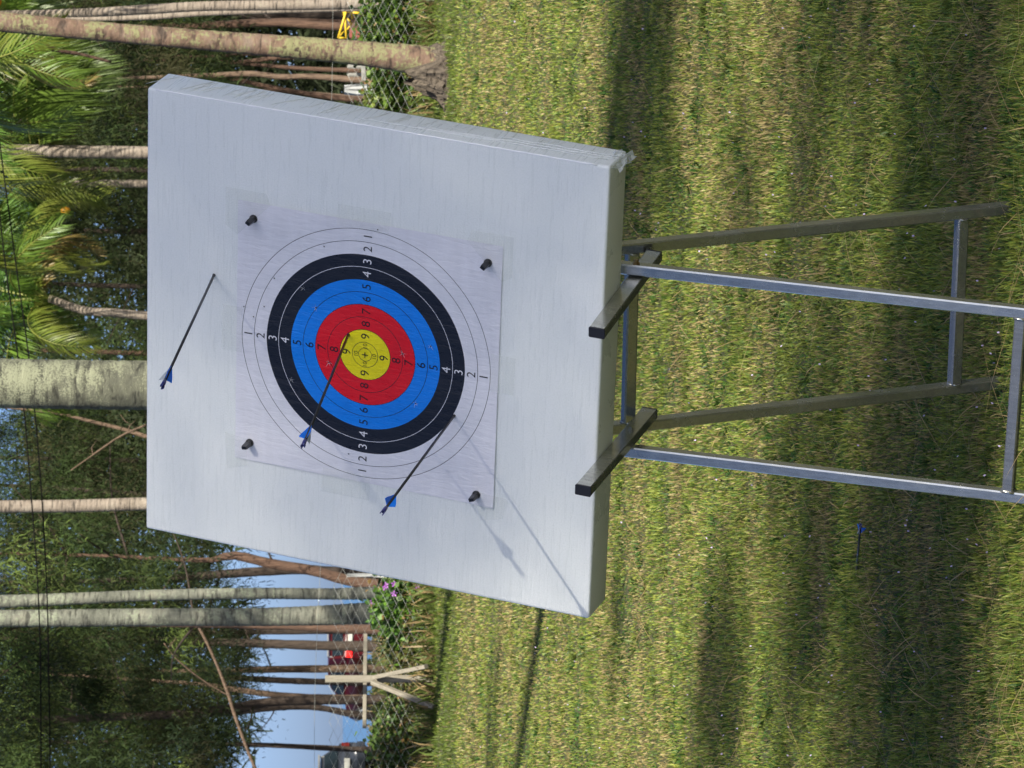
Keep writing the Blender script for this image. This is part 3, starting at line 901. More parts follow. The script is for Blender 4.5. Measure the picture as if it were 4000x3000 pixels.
pd = palm('straight pale coconut palm with orange stains above the right half of the block', 62,
     [(0, 587, 49), (300, 592, 49), (570, 596, 48)], M['palm_pale'], 4, (-150, 580), 20, 1.25, .04, .08, group=PG, low=.45)
def extra_fronds(t, D, spec):
    for x, y, az, roll, sc, k in spec:
        o = link('frond', FR[k], t)
        o.matrix_local = Matrix.Translation(at(x, y, D) - t.location) @ Matrix.Rotation(R_(az), 4, 'Z') @ Matrix.Rotation(R_(roll), 4, 'X') @ Matrix.Scale(sc, 4)
extra_fronds(pd, 62, [(160, 600, -14, 0, .62, 5), (262, 520, 8, 6, .55, 5), (120, 560, -30, 0, .75, 5), (60, 500, 20, -5, .8, 5), (330, 430, -6, 5, .40, 5), (20, 330, 10, 0, .7, 5), (100, 400, 12, 0, .6, 5)])
palm('short coconut palm with brown ringed trunk bearing an orange coconut', 78,
     [(380, 716, 28), (480, 717, 30), (570, 718, 30)], M['palm_pale'], 5, (215, 722), 18, .95, .06, .10, nuts=6, group=PG)
palm('short coconut palm with yellowing fronds on a smooth grey trunk', 72,
     [(330, 1213, 32), (450, 1222, 33), (570, 1233, 34)], M['palm_pale'], 6, (190, 1165), 17, .95, .05, .09, group=PG)
palm('thickest coconut palm covered in green lichen directly behind the block', 34.6,
     [(0, 1497, 192), (300, 1502, 190), (570, 1505, 192)], M['palm_lichen'], 7, None, 14, 1.2, .018, .10, (.25, .3), group=PG, extra_top=5)
palm('slim straw coloured coconut palm above the left half of the block', 56,
     [(0, 1979, 48), (300, 1976, 49), (570, 1968, 50)], M['palm_pale'], 8, None, 14, 1.0, .04, .07, group=PG, extra_top=3.5)
palm('thinner of the two paired grey palms left of the block, mossy patches', 49,
     [(0, 2350, 50), (300, 2338, 46), (600, 2325, 43), (1000, 2318, 44), (1300, 2320, 44), (1400, 2318, 48)],
     M['palm_grey'], 9, None, 14, .95, .035, .07, group=PG, extra_top=3.2)
palm('thicker of the two paired grey palms left of the block, pale lichen', 46.5,
     [(0, 2416, 66), (300, 2414, 68), (600, 2411, 69), (1000, 2410, 70), (1250, 2404, 76), (1400, 2397, 82)],
     M['palm_grey'], 10, None, 14, 1.0, .03, .08, group=PG, extra_top=3.6)

def needle_crown_mesh(seed, nclump, h0, h1, radius, per=430, dens=1.0, dark=1.0):
    """casuarina crown: drooping needle sprays on limbs, in the tree's own frame"""
    r = np.random.default_rng(seed)
    pts = []; tint = []
    for i in range(nclump):
        z = h0 + (h1 - h0) * r.random() ** .9
        a = r.uniform(0, 2 * math.pi); rr = radius * r.random() ** .6 * (1 - .35 * (z - h0) / (h1 - h0))
        c = np.array([rr * math.cos(a), rr * math.sin(a), z])
        k = int(per * r.uniform(.5, 1.4))
        sc = r.uniform(.16, .46)
        p = c + r.normal(0, 1, (k, 3)) * [sc, sc, sc * .8]
        pts.append(p)
        base = [(.030, .050, .014), (.058, .082, .019), (.019, .034, .014), (.052, .052, .022)][r.choice(4, p=[.35, .3, .25, .10])]
        tint.append(np.tile(np.array(base) * r.choice([.5, .8, 1.1, 1.9], p=[.3, .3, .25, .15]) * dark, (k, 1)) * r.uniform(.75, 1.25, (k, 1)))
    P = np.concatenate(pts); T = np.concatenate(tint); n = len(P)
    d = r.normal(0, 1, (n, 3)) * [.8, .8, .5] + [0, 0, -.35]
    d /= np.linalg.norm(d, axis=1)[:, None]
    L = r.uniform(.05, .15, n)[:, None]; W = r.uniform(.005, .0095, n)[:, None]
    s = np.cross(d, r.normal(0, 1, (n, 3))); s /= np.linalg.norm(s, axis=1)[:, None]
    dr = np.array([0, 0, -1.0])
    mid = P + d * L * .5
    tip = P + d * L * .9 + dr * L * .35
    V = np.stack([P - s * W * .5, P + s * W * .5, mid + s * W, mid - s * W, tip + s * W * .3, tip - s * W * .3], 1).reshape(-1, 3)
    b = (np.arange(n) * 6)[:, None]
    F = np.concatenate([b + [0, 1, 2, 3], b + [3, 2, 4, 5]])
    return np_mesh('crown', V, F, M['needle'], np.repeat(T, 6, 0))

CR = [needle_crown_mesh(21, 95, 2.9, 12, 2.0), needle_crown_mesh(22, 95, 3.3, 12, 2.2), needle_crown_mesh(23, 80, 4.0, 12, 1.8),
      needle_crown_mesh(24, 90, 2.4, 11, 2.1), needle_crown_mesh(25, 55, 5.2, 12, 1.9), needle_crown_mesh(26, 90, 1.0, 9, 2.4, dark=.7)]

def casuarina(label, D, px, mat, seed, crown_i, crown_rot=0.0, crown_dz=0.0, limbs=5, top=11.0, cscale=1.0, group='casuarina trees behind the fence'):
    pts = [(at(x, y, D), max(.012, w / 2 * D / FOC)) for x, y, w in px][::-1]
    lp, lr = pts[0]; g = float(gz(lp.x, D))
    if lp.z > g:
        d = pts[1][0] - lp; k = min(.6, max(-.6, d.x / max(.2, d.z)))
        pts.insert(0, (Vector((lp.x - k * (lp.z - g) * .5, D, g - .1)), lr * 1.25))
    tp, tr = pts[-1]
    if tp.z < top:
        d = tp - pts[-2][0]; k = min(.25, max(-.25, d.x / max(.2, d.z)))
        pts.append((Vector((tp.x + k * (top - tp.z) * .4, D + .3, top)), tr * .35))
    base = pts[0][0].copy(); base.z = g
    t = thing('casuarina_tree', label, 'tree', base, group)
    trunk_mesh([p for p, _ in pts], [r for _, r in pts], 9, mat, 'trunk', t, base, seed=seed)
    r = random.Random(seed)
    P = smooth_path([p for p, _ in pts], 8)
    for i in range(limbs):
        z = r.uniform(2.6, 8.5)
        q = min(P, key=lambda v: abs(v.z - z)); a = r.uniform(0, 6.28); l = r.uniform(.8, 2.0)
        up = r.uniform(.2, 1.0)
        e = q + Vector((math.cos(a) * l, math.sin(a) * l, up * l * .7))
        m_ = q.lerp(e, .5) + Vector((0, 0, -.12 * l * r.uniform(-1, 1)))
        w = max(.012, lr * .28)
        MB().tube(smooth_path([q, m_, e], 5), [w * (1 - .7 * j / 10) for j in range(11)], 5).build('limb', M['bark_dark'], t, base)
    if crown_i is not None:
        o = link('crown', CR[crown_i], t)
        c = min(P, key=lambda v: abs(v.z - 5.5)) - base
        o.matrix_local = Matrix.Translation((c.x, c.y, crown_dz)) @ Matrix.Rotation(crown_rot, 4, 'Z') @ Matrix.Diagonal((cscale, cscale, 1, 1))
    return t

T = casuarina
# right of the block (top of the photograph)
T('twin stemmed reddish casuarina between the pale palm and the leaning palm', 78, [(500, 112, 22), (827, 100, 28), (1071, 90, 30), (1330, 104, 34)], M['bark_red'], 31, 0, .4)
T('slimmer reddish casuarina stem hugging the twin stemmed one', 82, [(700, 95, 10), (1071, 78, 15), (1320, 84, 18)], M['bark_red'], 32, None, limbs=2)
T('dark thick casuarina in shade beside the pale crossing palm', 96, [(300, 60, 30), (900, 58, 34), (1340, 56, 44)], M['bark_dark'], 33, 1, 2.2)
T('thin brown casuarina emerging left of the leaning palm at mid height', 84, [(500, 215, 10), (800, 222, 13), (935, 214, 14), (1340, 190, 18)], M['bark_red'], 34, 3, 4.1)
T('crooked dark red casuarina bending behind the leaning palm', 88, [(500, 236, 12), (800, 241, 16), (935, 244, 18), (1044, 230, 18), (1112, 225, 18), (1340, 215, 20)], M['bark_red'], 35, 2, 1.1)
T('slim orange brown casuarina behind the grey concrete slabs', 90, [(700, 238, 10), (990, 252, 14), (1152, 266, 17), (1342, 274, 20)], M['bark_red'], 36, None, limbs=3)
T('smooth light brown casuarina just right of the top of the block', 76, [(506, 304, 12), (800, 296, 20), (990, 288, 23), (1098, 301, 23), (1207, 298, 23), (1397, 312, 27)], M['bark_pale'], 37, 3, 5.0)
T('dark red casuarina slanting down behind the right edge of the block', 86, [(700, 285, 10), (908, 309, 17), (1098, 350, 20), (1342, 385, 24)], M['bark_red'], 38, 0, 3.0)
T('orange lit casuarina stump like stem beside the right edge of the block', 92, [(1000, 352, 10), (1234, 366, 15), (1356, 377, 17)], M['bark_pale'], 39, None, limbs=1)
# above the block
T('dark casuarina between the straight palm and the orange coconut palm', 95, [(200, 660, 18), (570, 665, 24)], M['bark_dark'], 41, 1, .9)
T('casuarina with bare twigs right of the yellowing palm', 100, [(200, 900, 16), (570, 905, 22)], M['bark_dark'], 42, 0, 2.9)
T('casuarina behind the yellowing coconut palm', 92, [(200, 1110, 16), (570, 1120, 20)], M['bark_dark'], 43, 3, 3.9)
T('casuarina hidden behind the thick lichen palm', 98, [(200, 1370, 16), (570, 1380, 22)], M['bark_red'], 44, 2, 5.9)
T('forked brown casuarina just left of the thick lichen palm', 80, [(205, 1611, 10), (359, 1647, 14), (487, 1678, 16), (600, 1712, 18)], M['bark_pale'], 45, 4, .2)
T('dark casuarina with dangling twigs between the lichen palm and the straw palm', 104, [(100, 1790, 16), (570, 1800, 22)], M['bark_dark'], 46, 1, 1.6)
T('leafy casuarina behind the straw coloured palm', 96, [(100, 1900, 16), (570, 1930, 20)], M['bark_dark'], 47, 0, 5.5)
# left of the block (bottom of the photograph)
T('orange brown casuarina forking behind the left top corner of the block', 74, [(440, 2172, 14), (603, 2181, 18), (844, 2187, 22), (900, 2168, 34), (1063, 2203, 40), (1225, 2230, 40), (1388, 2274, 44)], M['bark_red'], 51, 0, 2.0)
T('dark casuarina joining the orange brown forked trunk', 79, [(600, 2262, 22), (900, 2241, 38), (1063, 2230, 38), (1200, 2226, 38), (1388, 2240, 40)], M['bark_dark'], 52, 1, .5)
T('red brown casuarina close behind the thicker paired palm', 62, [(700, 2440, 22), (1184, 2449, 28), (1268, 2453, 34), (1420, 2458, 40)], M['bark_red'], 53, 2, 4.5)
T('dark straight casuarina above the brake lamp of the red car', 96, [(500, 2500, 28), (900, 2510, 34), (1106, 2517, 36), (1290, 2523, 38)], M['bark_dark'], 54, 0, 1.0)
T('brown casuarina above the side of the red car', 99, [(700, 2622, 18), (1063, 2615, 28), (1290, 2613, 30)], M['bark_pale'], 55, 3, 2.0)
T('dark casuarina directly above the braced wooden post', 102, [(600, 2640, 18), (900, 2648, 24), (1117, 2659, 25), (1290, 2664, 26)], M['bark_dark'], 56, 1, 4.0)
T('bent light brown casuarina left of the braced wooden post', 91, [(780, 2672, 16), (900, 2691, 22), (1063, 2713, 24), (1225, 2724, 26), (1420, 2729, 30)], M['bark_pale'], 57, None, limbs=3)
T('thick dark casuarina behind the bent light brown one', 84, [(700, 2790, 34), (900, 2772, 48), (1060, 2742, 36), (1400, 2735, 34)], M['bark_dark'], 58, 3, 5.2)
T('bowed dark casuarina framing the largest patch of sky', 88, [(700, 2800, 20), (900, 2782, 28), (1117, 2762, 24), (1250, 2765, 24), (1380, 2790, 28)], M['bark_dark'], 59, 2, 3.1)
T('slender dark casuarina left of the largest patch of sky', 94, [(500, 2900, 18), (954, 2908, 19), (1117, 2914, 20), (1380, 2927, 23)], M['bark_dark'], 60, 0, .1)
T('casuarina with olive needles behind the thicker paired palm', 108, [(300, 2480, 20), (900, 2470, 22), (1380, 2465, 24)], M['bark_dark'], 61, 4, 1.8)
T('casuarina at the far left edge with hanging twigs', 90, [(300, 3050, 20), (900, 3060, 24), (1380, 3070, 26)], M['bark_dark'], 62, 1, 2.4)

# the row of trees goes on beyond both sides of the picture
for i in range(16):
    sd = 1 if i % 2 else -1
    D_ = 74 + 5.1 * i % 37; X_ = sd * (D_ * .0835 + 1.2 + 1.15 * (i // 2)); yy = 1500 - X_ * FOC / D_
    casuarina('casuarina beyond the %s side of the picture in the row of far trees' % ('right' if sd > 0 else 'left'), D_, [(300, yy + 10 * sd, 20), (900, yy, 26), (1380, yy - 12, 30)],
              M['bark_dark'] if i % 3 else M['bark_red'], 200 + i, i % 5, i * 1.3, limbs=3, group='casuarinas beyond the sides of the picture')

def branch(label, D, px, mat, seed):
    pts = [(at(x, y, D + .15 * i), max(.006, w / 2 * D / FOC)) for i, (x, y, w) in enumerate(px)]
    b = pts[0][0].copy()
    t = thing('fallen_branch', label, 'branch', b)
    P = smooth_path([p for p, _ in pts], 6); n = len(P)
    k = len(pts) - 1
    rr = [pts[min(int(i / 6), k)][1] for i in range(n)]
    MB().tube(P, rr, 6).build('limb', mat, t, b)
    r = random.Random(seed)
    for i in range(3):
        q = P[r.randrange(n)]; e = q + Vector((r.uniform(-.3, .3), r.uniform(-.2, .2), r.uniform(-.3, .4)))
        MB().tube([q, q.lerp(e, .5) + Vector((0, 0, .05)), e], [.008, .006, .003], 4).build('twig', mat, t, b)
branch('long bare reddish branch slanting across the lower left trees', 72, [(720, 2400, 8), (777, 2452, 12), (874, 2663, 16), (928, 2826, 14), (992, 2990, 14), (1040, 3080, 14)], M['bark_pale'], 71)
branch('pale forked dead branch hanging above the long reddish one', 73, [(640, 2512, 4), (693, 2578, 5), (801, 2663, 6), (892, 2717, 7)], M['bark_pale'], 72)
branch('brown dead frond stalk hanging left of the leaning palm', 58, [(95, 120, 22), (160, 165, 20), (217, 195, 15), (307, 210, 12), (434, 242, 9)], M['bark_red'], 73)
branch('thin grey dead branch crossing the gap left of the thick lichen palm', 70, [(277, 1837, 5), (380, 1765, 8), (471, 1704, 9), (570, 1660, 10)], M['bark_pale'], 74)

def far_grove():
    """dense stand of trees far behind, reads as one dark mass"""
    r = np.random.default_rng(5)
    n = 170000
    X = r.uniform(-24, 24, n); Yd = r.uniform(118, 135, n); Z = r.uniform(.4, 10, n)
    gap = value_noise(X, Z, 1.1, 8) + .5 * value_noise(X, Z, .4, 9)
    low = np.clip((Z - 1.0) / 2, 0, 1)
    keep = (gap > .58) | (r.random(n) < .38)
    keep &= ~((X < 5.2) & (Z < 4.6 + .8 * np.sin(X * 2.1)))
    keep &= ~((X < -4) & (r.random(n) < .6))
    P = np.stack([X, Yd, Z], -1)[keep]; n = len(P)
    d = r.normal(0, 1, (n, 3)) * [.8, .6, .5] + [0, 0, -.3]; d /= np.linalg.norm(d, axis=1)[:, None]
    s = np.cross(d, [0, 1, 0]); s /= np.linalg.norm(s, axis=1)[:, None]
    L = r.uniform(.25, .6, n)[:, None]; W = r.uniform(.02, .05, n)[:, None]
    V = np.stack([P - s * W, P + s * W, P + d * L + s * W * .4, P + d * L - s * W * .4], 1).reshape(-1, 3)
    F = (np.arange(n) * 4)[:, None] + [0, 1, 2, 3]
    T_ = np.array([.030, .042, .016]) * r.uniform(.6, 1.4, (n, 1)) * np.ones((n, 3))
    me = np_mesh('far_grove', V, F, M['needle'], np.repeat(T_, 4, 0))
    props(link('far_grove', me), 'dark dense casuarina grove far behind the fence', 'grove', kind='stuff')
far_grove()

# ------------------------------------------------------------------ fence, post and plants at the fence
def build_fence():
    D = 41.0
    t = thing('chain_link_fence', 'grey chain link fence crossing behind the lawn with plants growing through it', 'fence', (0, D, float(gz(0, D))))
    off = (0, D, float(gz(0, D)))
    mb = MB()
    W = .040
    def topz(x): return 1.70 - .021 * (x + 3.4) + .02 * math.sin(x * 1.7)
    r = random.Random(4)
    x = -8.4; k = 0
    while x < 8.4:
        z0 = .70; n = int((topz(x) - .04 - z0) / W)
        pts = []
        for i in range(n + 1):
            sg = 1 if (i + k) % 2 else -1
            pts.append((x + W * sg + r.uniform(-.003, .003), D + .005 * sg, z0 + i * W + r.uniform(-.003, .003)))
        mb.tube(pts, .0021, 3, smooth=False, cap=False)
        x += 2 * W; k += 1
    mb.build('wire_mesh', M['wire'], t, off)
    MB().tube([(xx, D, topz(xx) + .08) for xx in np.linspace(-8.4, 8.4, 44)], .0016, 4).build('top_wire', M['wire'], t, off)
    MB().bar((-3.06, D - .02, 1.345), (-2.22, D - .02, 1.335), .035, .036, (0, 0, 1)).build('rail', M['grey_wood'], t, off)
    MB().bar((2.70, D + .02, 1.35), (2.98, D + .02, 1.36), .04, .03, (0, 0, 1)).build('rail', M['concrete'], t, off)
    for px in (-7.4, -4.4, 0.35, 4.6, 7.6):
        MB().tube([(px, D + .05, .55), (px, D + .05, topz(px) + .1)], .024, 8).build('fence_post', M['wire'], t, off)
build_fence()

def build_post():
    D = 40.75
    a = at(1270, 2652, D); b = at(1560, 2652, D); g = float(gz(a.x, D))
    base = Vector((a.x, D, g))
    t = thing('wooden_post', 'weathered wooden post with two diagonal braces at the fence', 'post', base)
    MB().bar((a.x, D, a.z), (a.x, D, g - .1), .064, .06, (1, 0, 0)).build('upright', M['grey_wood'], t, base)
    for (p, q) in (((1462, 2645), (1665, 2603)), ((1455, 2665), (1695, 2762))):
        P = at(*p, D - .06); Q = at(*q, D - .5)
        MB().bar(P, Q, .034, .05, (1, 0, .3)).build('brace', M['grey_wood'], t, base)
build_post()

def shrub(name, label, cat, cx, cy, sx, sy, h, n, seed, leaf=.05, cols=((.06, .12, .02), (.11, .18, .025), (.035, .07, .016)), flowers=0, stems=30, group=None, z0=None):
    r = np.random.default_rng(seed)
    g = float(gz(cx, cy)) if z0 is None else z0
    t = thing(name, label, cat, (cx, cy, g), group)
    m = n // 14
    C = np.stack([r.normal(0, .48, m).clip(-1, 1) * sx, r.normal(0, .5, m).clip(-1, 1) * sy, np.abs(r.random(m)) ** .8 * h], -1)
    C[:, 2] *= (1 - .35 * np.abs(C[:, 0] / sx))
    P = (C[:, None, :] + r.normal(0, 1, (m, 14, 3)) * [.07, .06, .06]).reshape(-1, 3); k = len(P)
    P[:, 2] = np.maximum(P[:, 2], .02)
    d = r.normal(0, 1, (k, 3)) + [0, -.5, .2]; d /= np.linalg.norm(d, axis=1)[:, None]
    s = np.cross(d, r.normal(0, 1, (k, 3))); s /= np.linalg.norm(s, axis=1)[:, None]
    L = r.uniform(.6, 1.25, k)[:, None] * leaf; W = L * r.uniform(.28, .45, k)[:, None]
    nn = np.cross(d, s)
    V = np.stack([P, P + d * L * .45 + s * W + nn * L * .08, P + d * L, P + d * L * .45 - s * W + nn * L * .08], 1).reshape(-1, 3)
    F = (np.arange(k) * 4)[:, None] + [0, 1, 2, 3]
    ci = np.repeat(r.integers(0, len(cols), m), 14)
    T_ = np.array(cols)[ci] * r.uniform(.6, 1.35, (k, 1))
    dead = r.random(k) < .05; T_[dead] = np.array([.22, .14, .05])
    link('foliage', np_mesh('foliage', V, F, M['leaf'], np.repeat(T_, 4, 0)), t)
    st = MB()
    for i in range(stems):
        c = C[r.integers(0, m)]
        st.tube([(c[0] * .5, c[1] * .5, 0), (c[0] * .8, c[1] * .8, c[2] * .5), tuple(c)], [.008, .006, .003], 4)
    st.build('stem', M['bark_pale'], t)
    for i in range(flowers):
        c = C[r.integers(0, m)] + np.array([r.uniform(-.05, .05), -sy * .5 - .05, .05])
        f = MB()
        for q in range(5):
            a = q * 1.2566
            f.add([(c[0], c[1], c[2]), (c[0] + .022 * math.cos(a - .4), c[1] - .008, c[2] + .022 * math.sin(a - .4)),
                   (c[0] + .030 * math.cos(a), c[1] - .012, c[2] + .030 * math.sin(a)), (c[0] + .022 * math.cos(a + .4), c[1] - .008, c[2] + .022 * math.sin(a + .4))], [(0, 1, 2, 3)])
        f.build('flower', M['flower'], t)
    return t
SG = 'shrubs growing through the fence'
shrub('green_shrub', 'bright green leafy shrub behind the fence right of the leaning palm', 'shrub', 3.15, 41.6, .75, .35, .62, 7500, 81, .055, group=SG)
shrub('green_shrub', 'low yellow green shrub behind the fence between the leaning palm and the block', 'shrub', 2.50, 41.7, .50, .35, .56, 5600, 82, .05,
      ((.09, .15, .025), (.15, .19, .035), (.05, .08, .02)), group=SG)
shrub('green_shrub', 'dark green creeper on the fence right behind the block edge', 'shrub', 1.75, 41.6, .55, .3, .55, 4000, 83, .05, group=SG)
shrub('green_shrub', 'low shrub behind the fence hidden by the block', 'shrub', .6, 41.6, .8, .3, .55, 3000, 84, .05, group=SG)
shrub('green_shrub', 'low vines behind the fence hidden by the block', 'shrub', -.8, 41.6, .8, .3, .5, 3000, 85, .05, group=SG)
shrub('flowering_vine', 'green vine with purple flowers on the fence under the paired palms', 'vine', -2.02, 41.35, .34, .22, .50, 3600, 86, .06,
      ((.05, .12, .02), (.10, .20, .025), (.03, .07, .018)), flowers=7, group=SG)
shrub('green_shrub', 'weedy shrub at the fence left of the braced post', 'shrub', -3.2, 41.5, .45, .3, .52, 3200, 87, .055, ((.06, .11, .03), (.09, .15, .03), (.12, .11, .04)), group=SG)
shrub('green_shrub', 'small yellow green weeds at the fence below the wooden rail', 'shrub', -2.45, 41.4, .4, .3, .33, 2600, 88, .045, ((.10, .13, .03), (.14, .16, .04), (.16, .13, .06)), group=SG)
shrub('green_shrub', 'tall leafy shrub farther right behind the fence', 'shrub', 4.4, 42.0, .8, .4, .9, 4500, 89, .055, group=SG)

for cx, sd, lab in ((5.9, 91, 'leafy shrub at the fence outside the frame on the right'), (7.4, 92, 'far leafy shrub at the fence outside the frame on the right'),
                    (-4.3, 93, 'leafy shrub at the fence outside the frame on the left'), (-5.7, 94, 'middle leafy shrub at the fence outside the frame on the left'), (-7.2, 95, 'far leafy shrub at the fence outside the frame on the left')):
    shrub('green_shrub', lab, 'shrub', cx, 41.7, .75, .35, .6, 3500, sd, .055, group=SG)

def ground_cover():
    """weeds and straw along the foot of the fence and on the bank behind it"""
    n = 36000
    X = rng.uniform(-6, 6, n); Y = np.concatenate([rng.uniform(40.2, 44, n // 2), 1 / rng.uniform(1 / 150, 1 / 43, n - n // 2)])
    X = X * np.maximum(1, Y / 45)
    s = np.maximum(1, Y / 42)
    col = np.array([.10, .14, .03]) * rng.uniform(.5, 1.4, (n, 1))
    st = rng.random(n) < .33; col[st] = np.array([.30, .22, .10]) * rng.uniform(.6, 1.2, (st.sum(), 1))
    V, F, T_ = blades(X, Y, gz(X, Y), rng.uniform(.10, .34, n) * s ** .3, rng.uniform(.008, .02, n) * s ** .8, np.abs(rng.normal(.5, .4, n)), rng.uniform(0, 6.28, n), col)
    me = np_mesh('bank_weeds', V, F, M['grass'], T_)
    props(link('bank_weeds', me), 'rough weeds and straw on the bank at the fence', 'weeds', kind='stuff')
ground_cover()

# ------------------------------------------------------------------ wires
for lab, D, px in (('upper black overhead cable strung across behind the block', 40.2, [(-8, 760), (6, 906), (30, 1103), (68, 1380), (97, 1637), (123, 1955), (145, 2241), (157, 2542), (160, 2940), (160, 3200)]),
                   ('lower black overhead cable strung across behind the block', 40.3, [(-30, 300), (6, 615), (36, 838), (66, 1060), (110, 1375), (136, 1611), (164, 1955), (184, 2337), (191, 2663), (195, 2904), (195, 3200)])):
    P = [at(x, y, D) for x, y in px]
    t = thing('overhead_cable', lab, 'cable', P[0], 'overhead cables')
    MB().tube(smooth_path(P, 6), .0062, 5).build('wire', M['cable'], t, P[0])

# ------------------------------------------------------------------ cars
def build_car(label, pos, yaw, paint, lamp):
    """hatchback in its own frame: rear face at x=0 looking to -X, length along +X, width along Y"""
    t = thing('parked_car', label, 'car', pos, 'parked cars beyond the fence')
    t.rotation_euler = (0, 0, yaw)
    W2 = .83
    # side outline (x, z) lower body and cabin, lofted across the width with tumblehome
    st = [(.05, .28, .80, .80), (.00, .45, .98, .80), (.10, .30, 1.00, .80), (.55, .24, 1.00, .82), (1.4, .22, .98, .83), (2.4, .22, .96, .83), (3.0, .24, .92, .82), (3.6, .28, .80, .78), (3.9, .38, .62, .66)]
    mb = MB(); vs = []; n = 8
    for x, zl, zh, w in st:
        vs += [(x, -w * .9, zl), (x, -w, zl + .15), (x, -w, (zl + zh) / 2 + .1), (x, -w * .93, zh), (x, w * .93, zh), (x, w, (zl + zh) / 2 + .1), (x, w, zl + .15), (x, w * .9, zl)]
    fs = [(i * n + k, (i + 1) * n + k, (i + 1) * n + (k + 1) % n, i * n + (k + 1) % n) for i in range(len(st) - 1) for k in range(n)]
    fs += [tuple(range(n)), tuple(range((len(st) - 1) * n, len(st) * n))[::-1]]
    mb.add(vs, fs, 0, True)
    mb.build('body', paint, t)
    cb = [(.06, .975, .77), (.34, 1.44, .62), (.70, 1.50, .60), (1.6, 1.50, .60), (2.05, 1.40, .62), (2.75, .955, .74)]
    mb = MB(); vs = []
    for x, z, w in cb: vs += [(x, -w, z), (x, w, z)]
    for x, z, w in cb: vs += [(x, -.78, .93), (x, .78, .93)]
    m = len(cb)
    fs = [(2 * i, 2 * i + 1, 2 * i + 3, 2 * i + 2) for i in range(m - 1)]
    fs += [(2 * i, 2 * i + 2, 2 * m + 2 * i + 2, 2 * m + 2 * i) for i in range(m - 1)] + [(2 * i + 1, 2 * m + 2 * i + 1, 2 * m + 2 * i + 3, 2 * i + 3) for i in range(m - 1)]
    mb.add(vs, fs); mb.build('cabin', paint, t)
    # glass
    MB().add([(.055, -.66, 1.02), (.055, .66, 1.02), (.255, .56, 1.36), (.255, -.56, 1.36)], [(0, 1, 2, 3)]).build('rear_window', M['glass_dark'], t)
    for s in (-1, 1):
        MB().add([(.42, s * .792, .99), (1.28, s * .792, .99), (1.28, s * .632, 1.43), (.62, s * .632, 1.42)], [(0, 1, 2, 3)]).build('side_window', M['glass_dark'], t)
        MB().add([(1.34, s * .792, .99), (2.45, s * .775, .99), (2.0, s * .645, 1.38), (1.34, s * .632, 1.43)], [(0, 1, 2, 3)]).build('side_window', M['glass_dark'], t)
        MB().bar((.30, s * .55, 1.46), (.33, s * .66, 1.0), .05, .04, (1, 0, 0)).build('pillar_trim', M['silver'], t)
        MB().box((.035, s * .66, .82), (.06, 0, 0), (0, .10, 0), (0, 0, .10)).build('tail_lamp', lamp, t)
        for x in (.62, 3.1):
            wh = MB().tube([(x, s * .64, .31), (x, s * .66, .31), (x, s * .82, .31), (x, s * .845, .31)], [.26, .31, .31, .27], 20).build('wheel', M['tyre'], t)
            MB().tube([(x, s * .846, .31), (x, s * .852, .31)], [.19, .17], 12).build('rim', M['silver'], wh)
    MB().bar((.27, -.58, 1.50), (.27, .58, 1.50), .07, .05, (1, 0, 0)).build('roof_edge_glint', M['silver'], t)  # silver bar stands in for light caught along the roof edge
    MB().box((-.005, 0, .78), (.012, 0, 0), (0, .20, 0), (0, 0, .07)).build('licence_plate', M['plate'], t)
    MB().bar((-.03, -.74, .42), (-.03, .74, .42), .12, .22, (1, 0, 0)).build('bumper', paint, t)
    return t
c = at(1400, 2490, 150)
build_car('red hatchback with its brake lamp lit, seen between the trunks beyond the fence', (c.x, 150, float(gz(c.x, 150))), R_(128), M['car_red'], M['lamp'])
c = at(1400, 2985, 118)
build_car('dark grey car at the far left edge beyond the fence', (c.x, 118, float(gz(c.x, 118)) + .05), R_(140), M['car_dark'], M['lens'])

# ------------------------------------------------------------------ clutter behind the fence, right side
def yellow_frame():
    D = 62.0
    segs = [((1356, 30), (1321, 148), 9), ((1346, 45), (1353, 150), 9), ((1337, 29), (1345, 60), 8), ((1371, 29), (1375, 74), 8), ((1364, 45), (1430, 57), 11),
            ((1350, 30), (1341, 60), 7), ((1357, 72), (1374, 93), 6), ((1374, 93), (1352, 120), 6), ((1346, 40), (1366, 46), 7), ((1322, 147), (1354, 149), 7), ((1345, 60), (1357, 46), 7), ((1322, 146), (1344, 122), 5)]
    b = at(1430, 57, D); b.z = float(gz(b.x, D))
    t = thing('yellow_metal_frame', 'bent yellow painted metal frame standing right of the leaning palm', 'metal frame', b)
    mb = MB()
    for i, (p, q, w) in enumerate(segs):
        k = w / 2 * D / FOC
        mb.tube([at(*p, D + .02 * i), at(*q, D + .02 * i + .05)], k, 6)
    mb.build('tube_frame', M['yellow'], t, b)
    MB().bar(at(1425, 55, D + .1), Vector((at(1425, 55, D).x, D + .1, b.z - .05)), .03, .03, (1, 0, 0)).build('foot', M['yellow'], t, b)
yellow_frame()

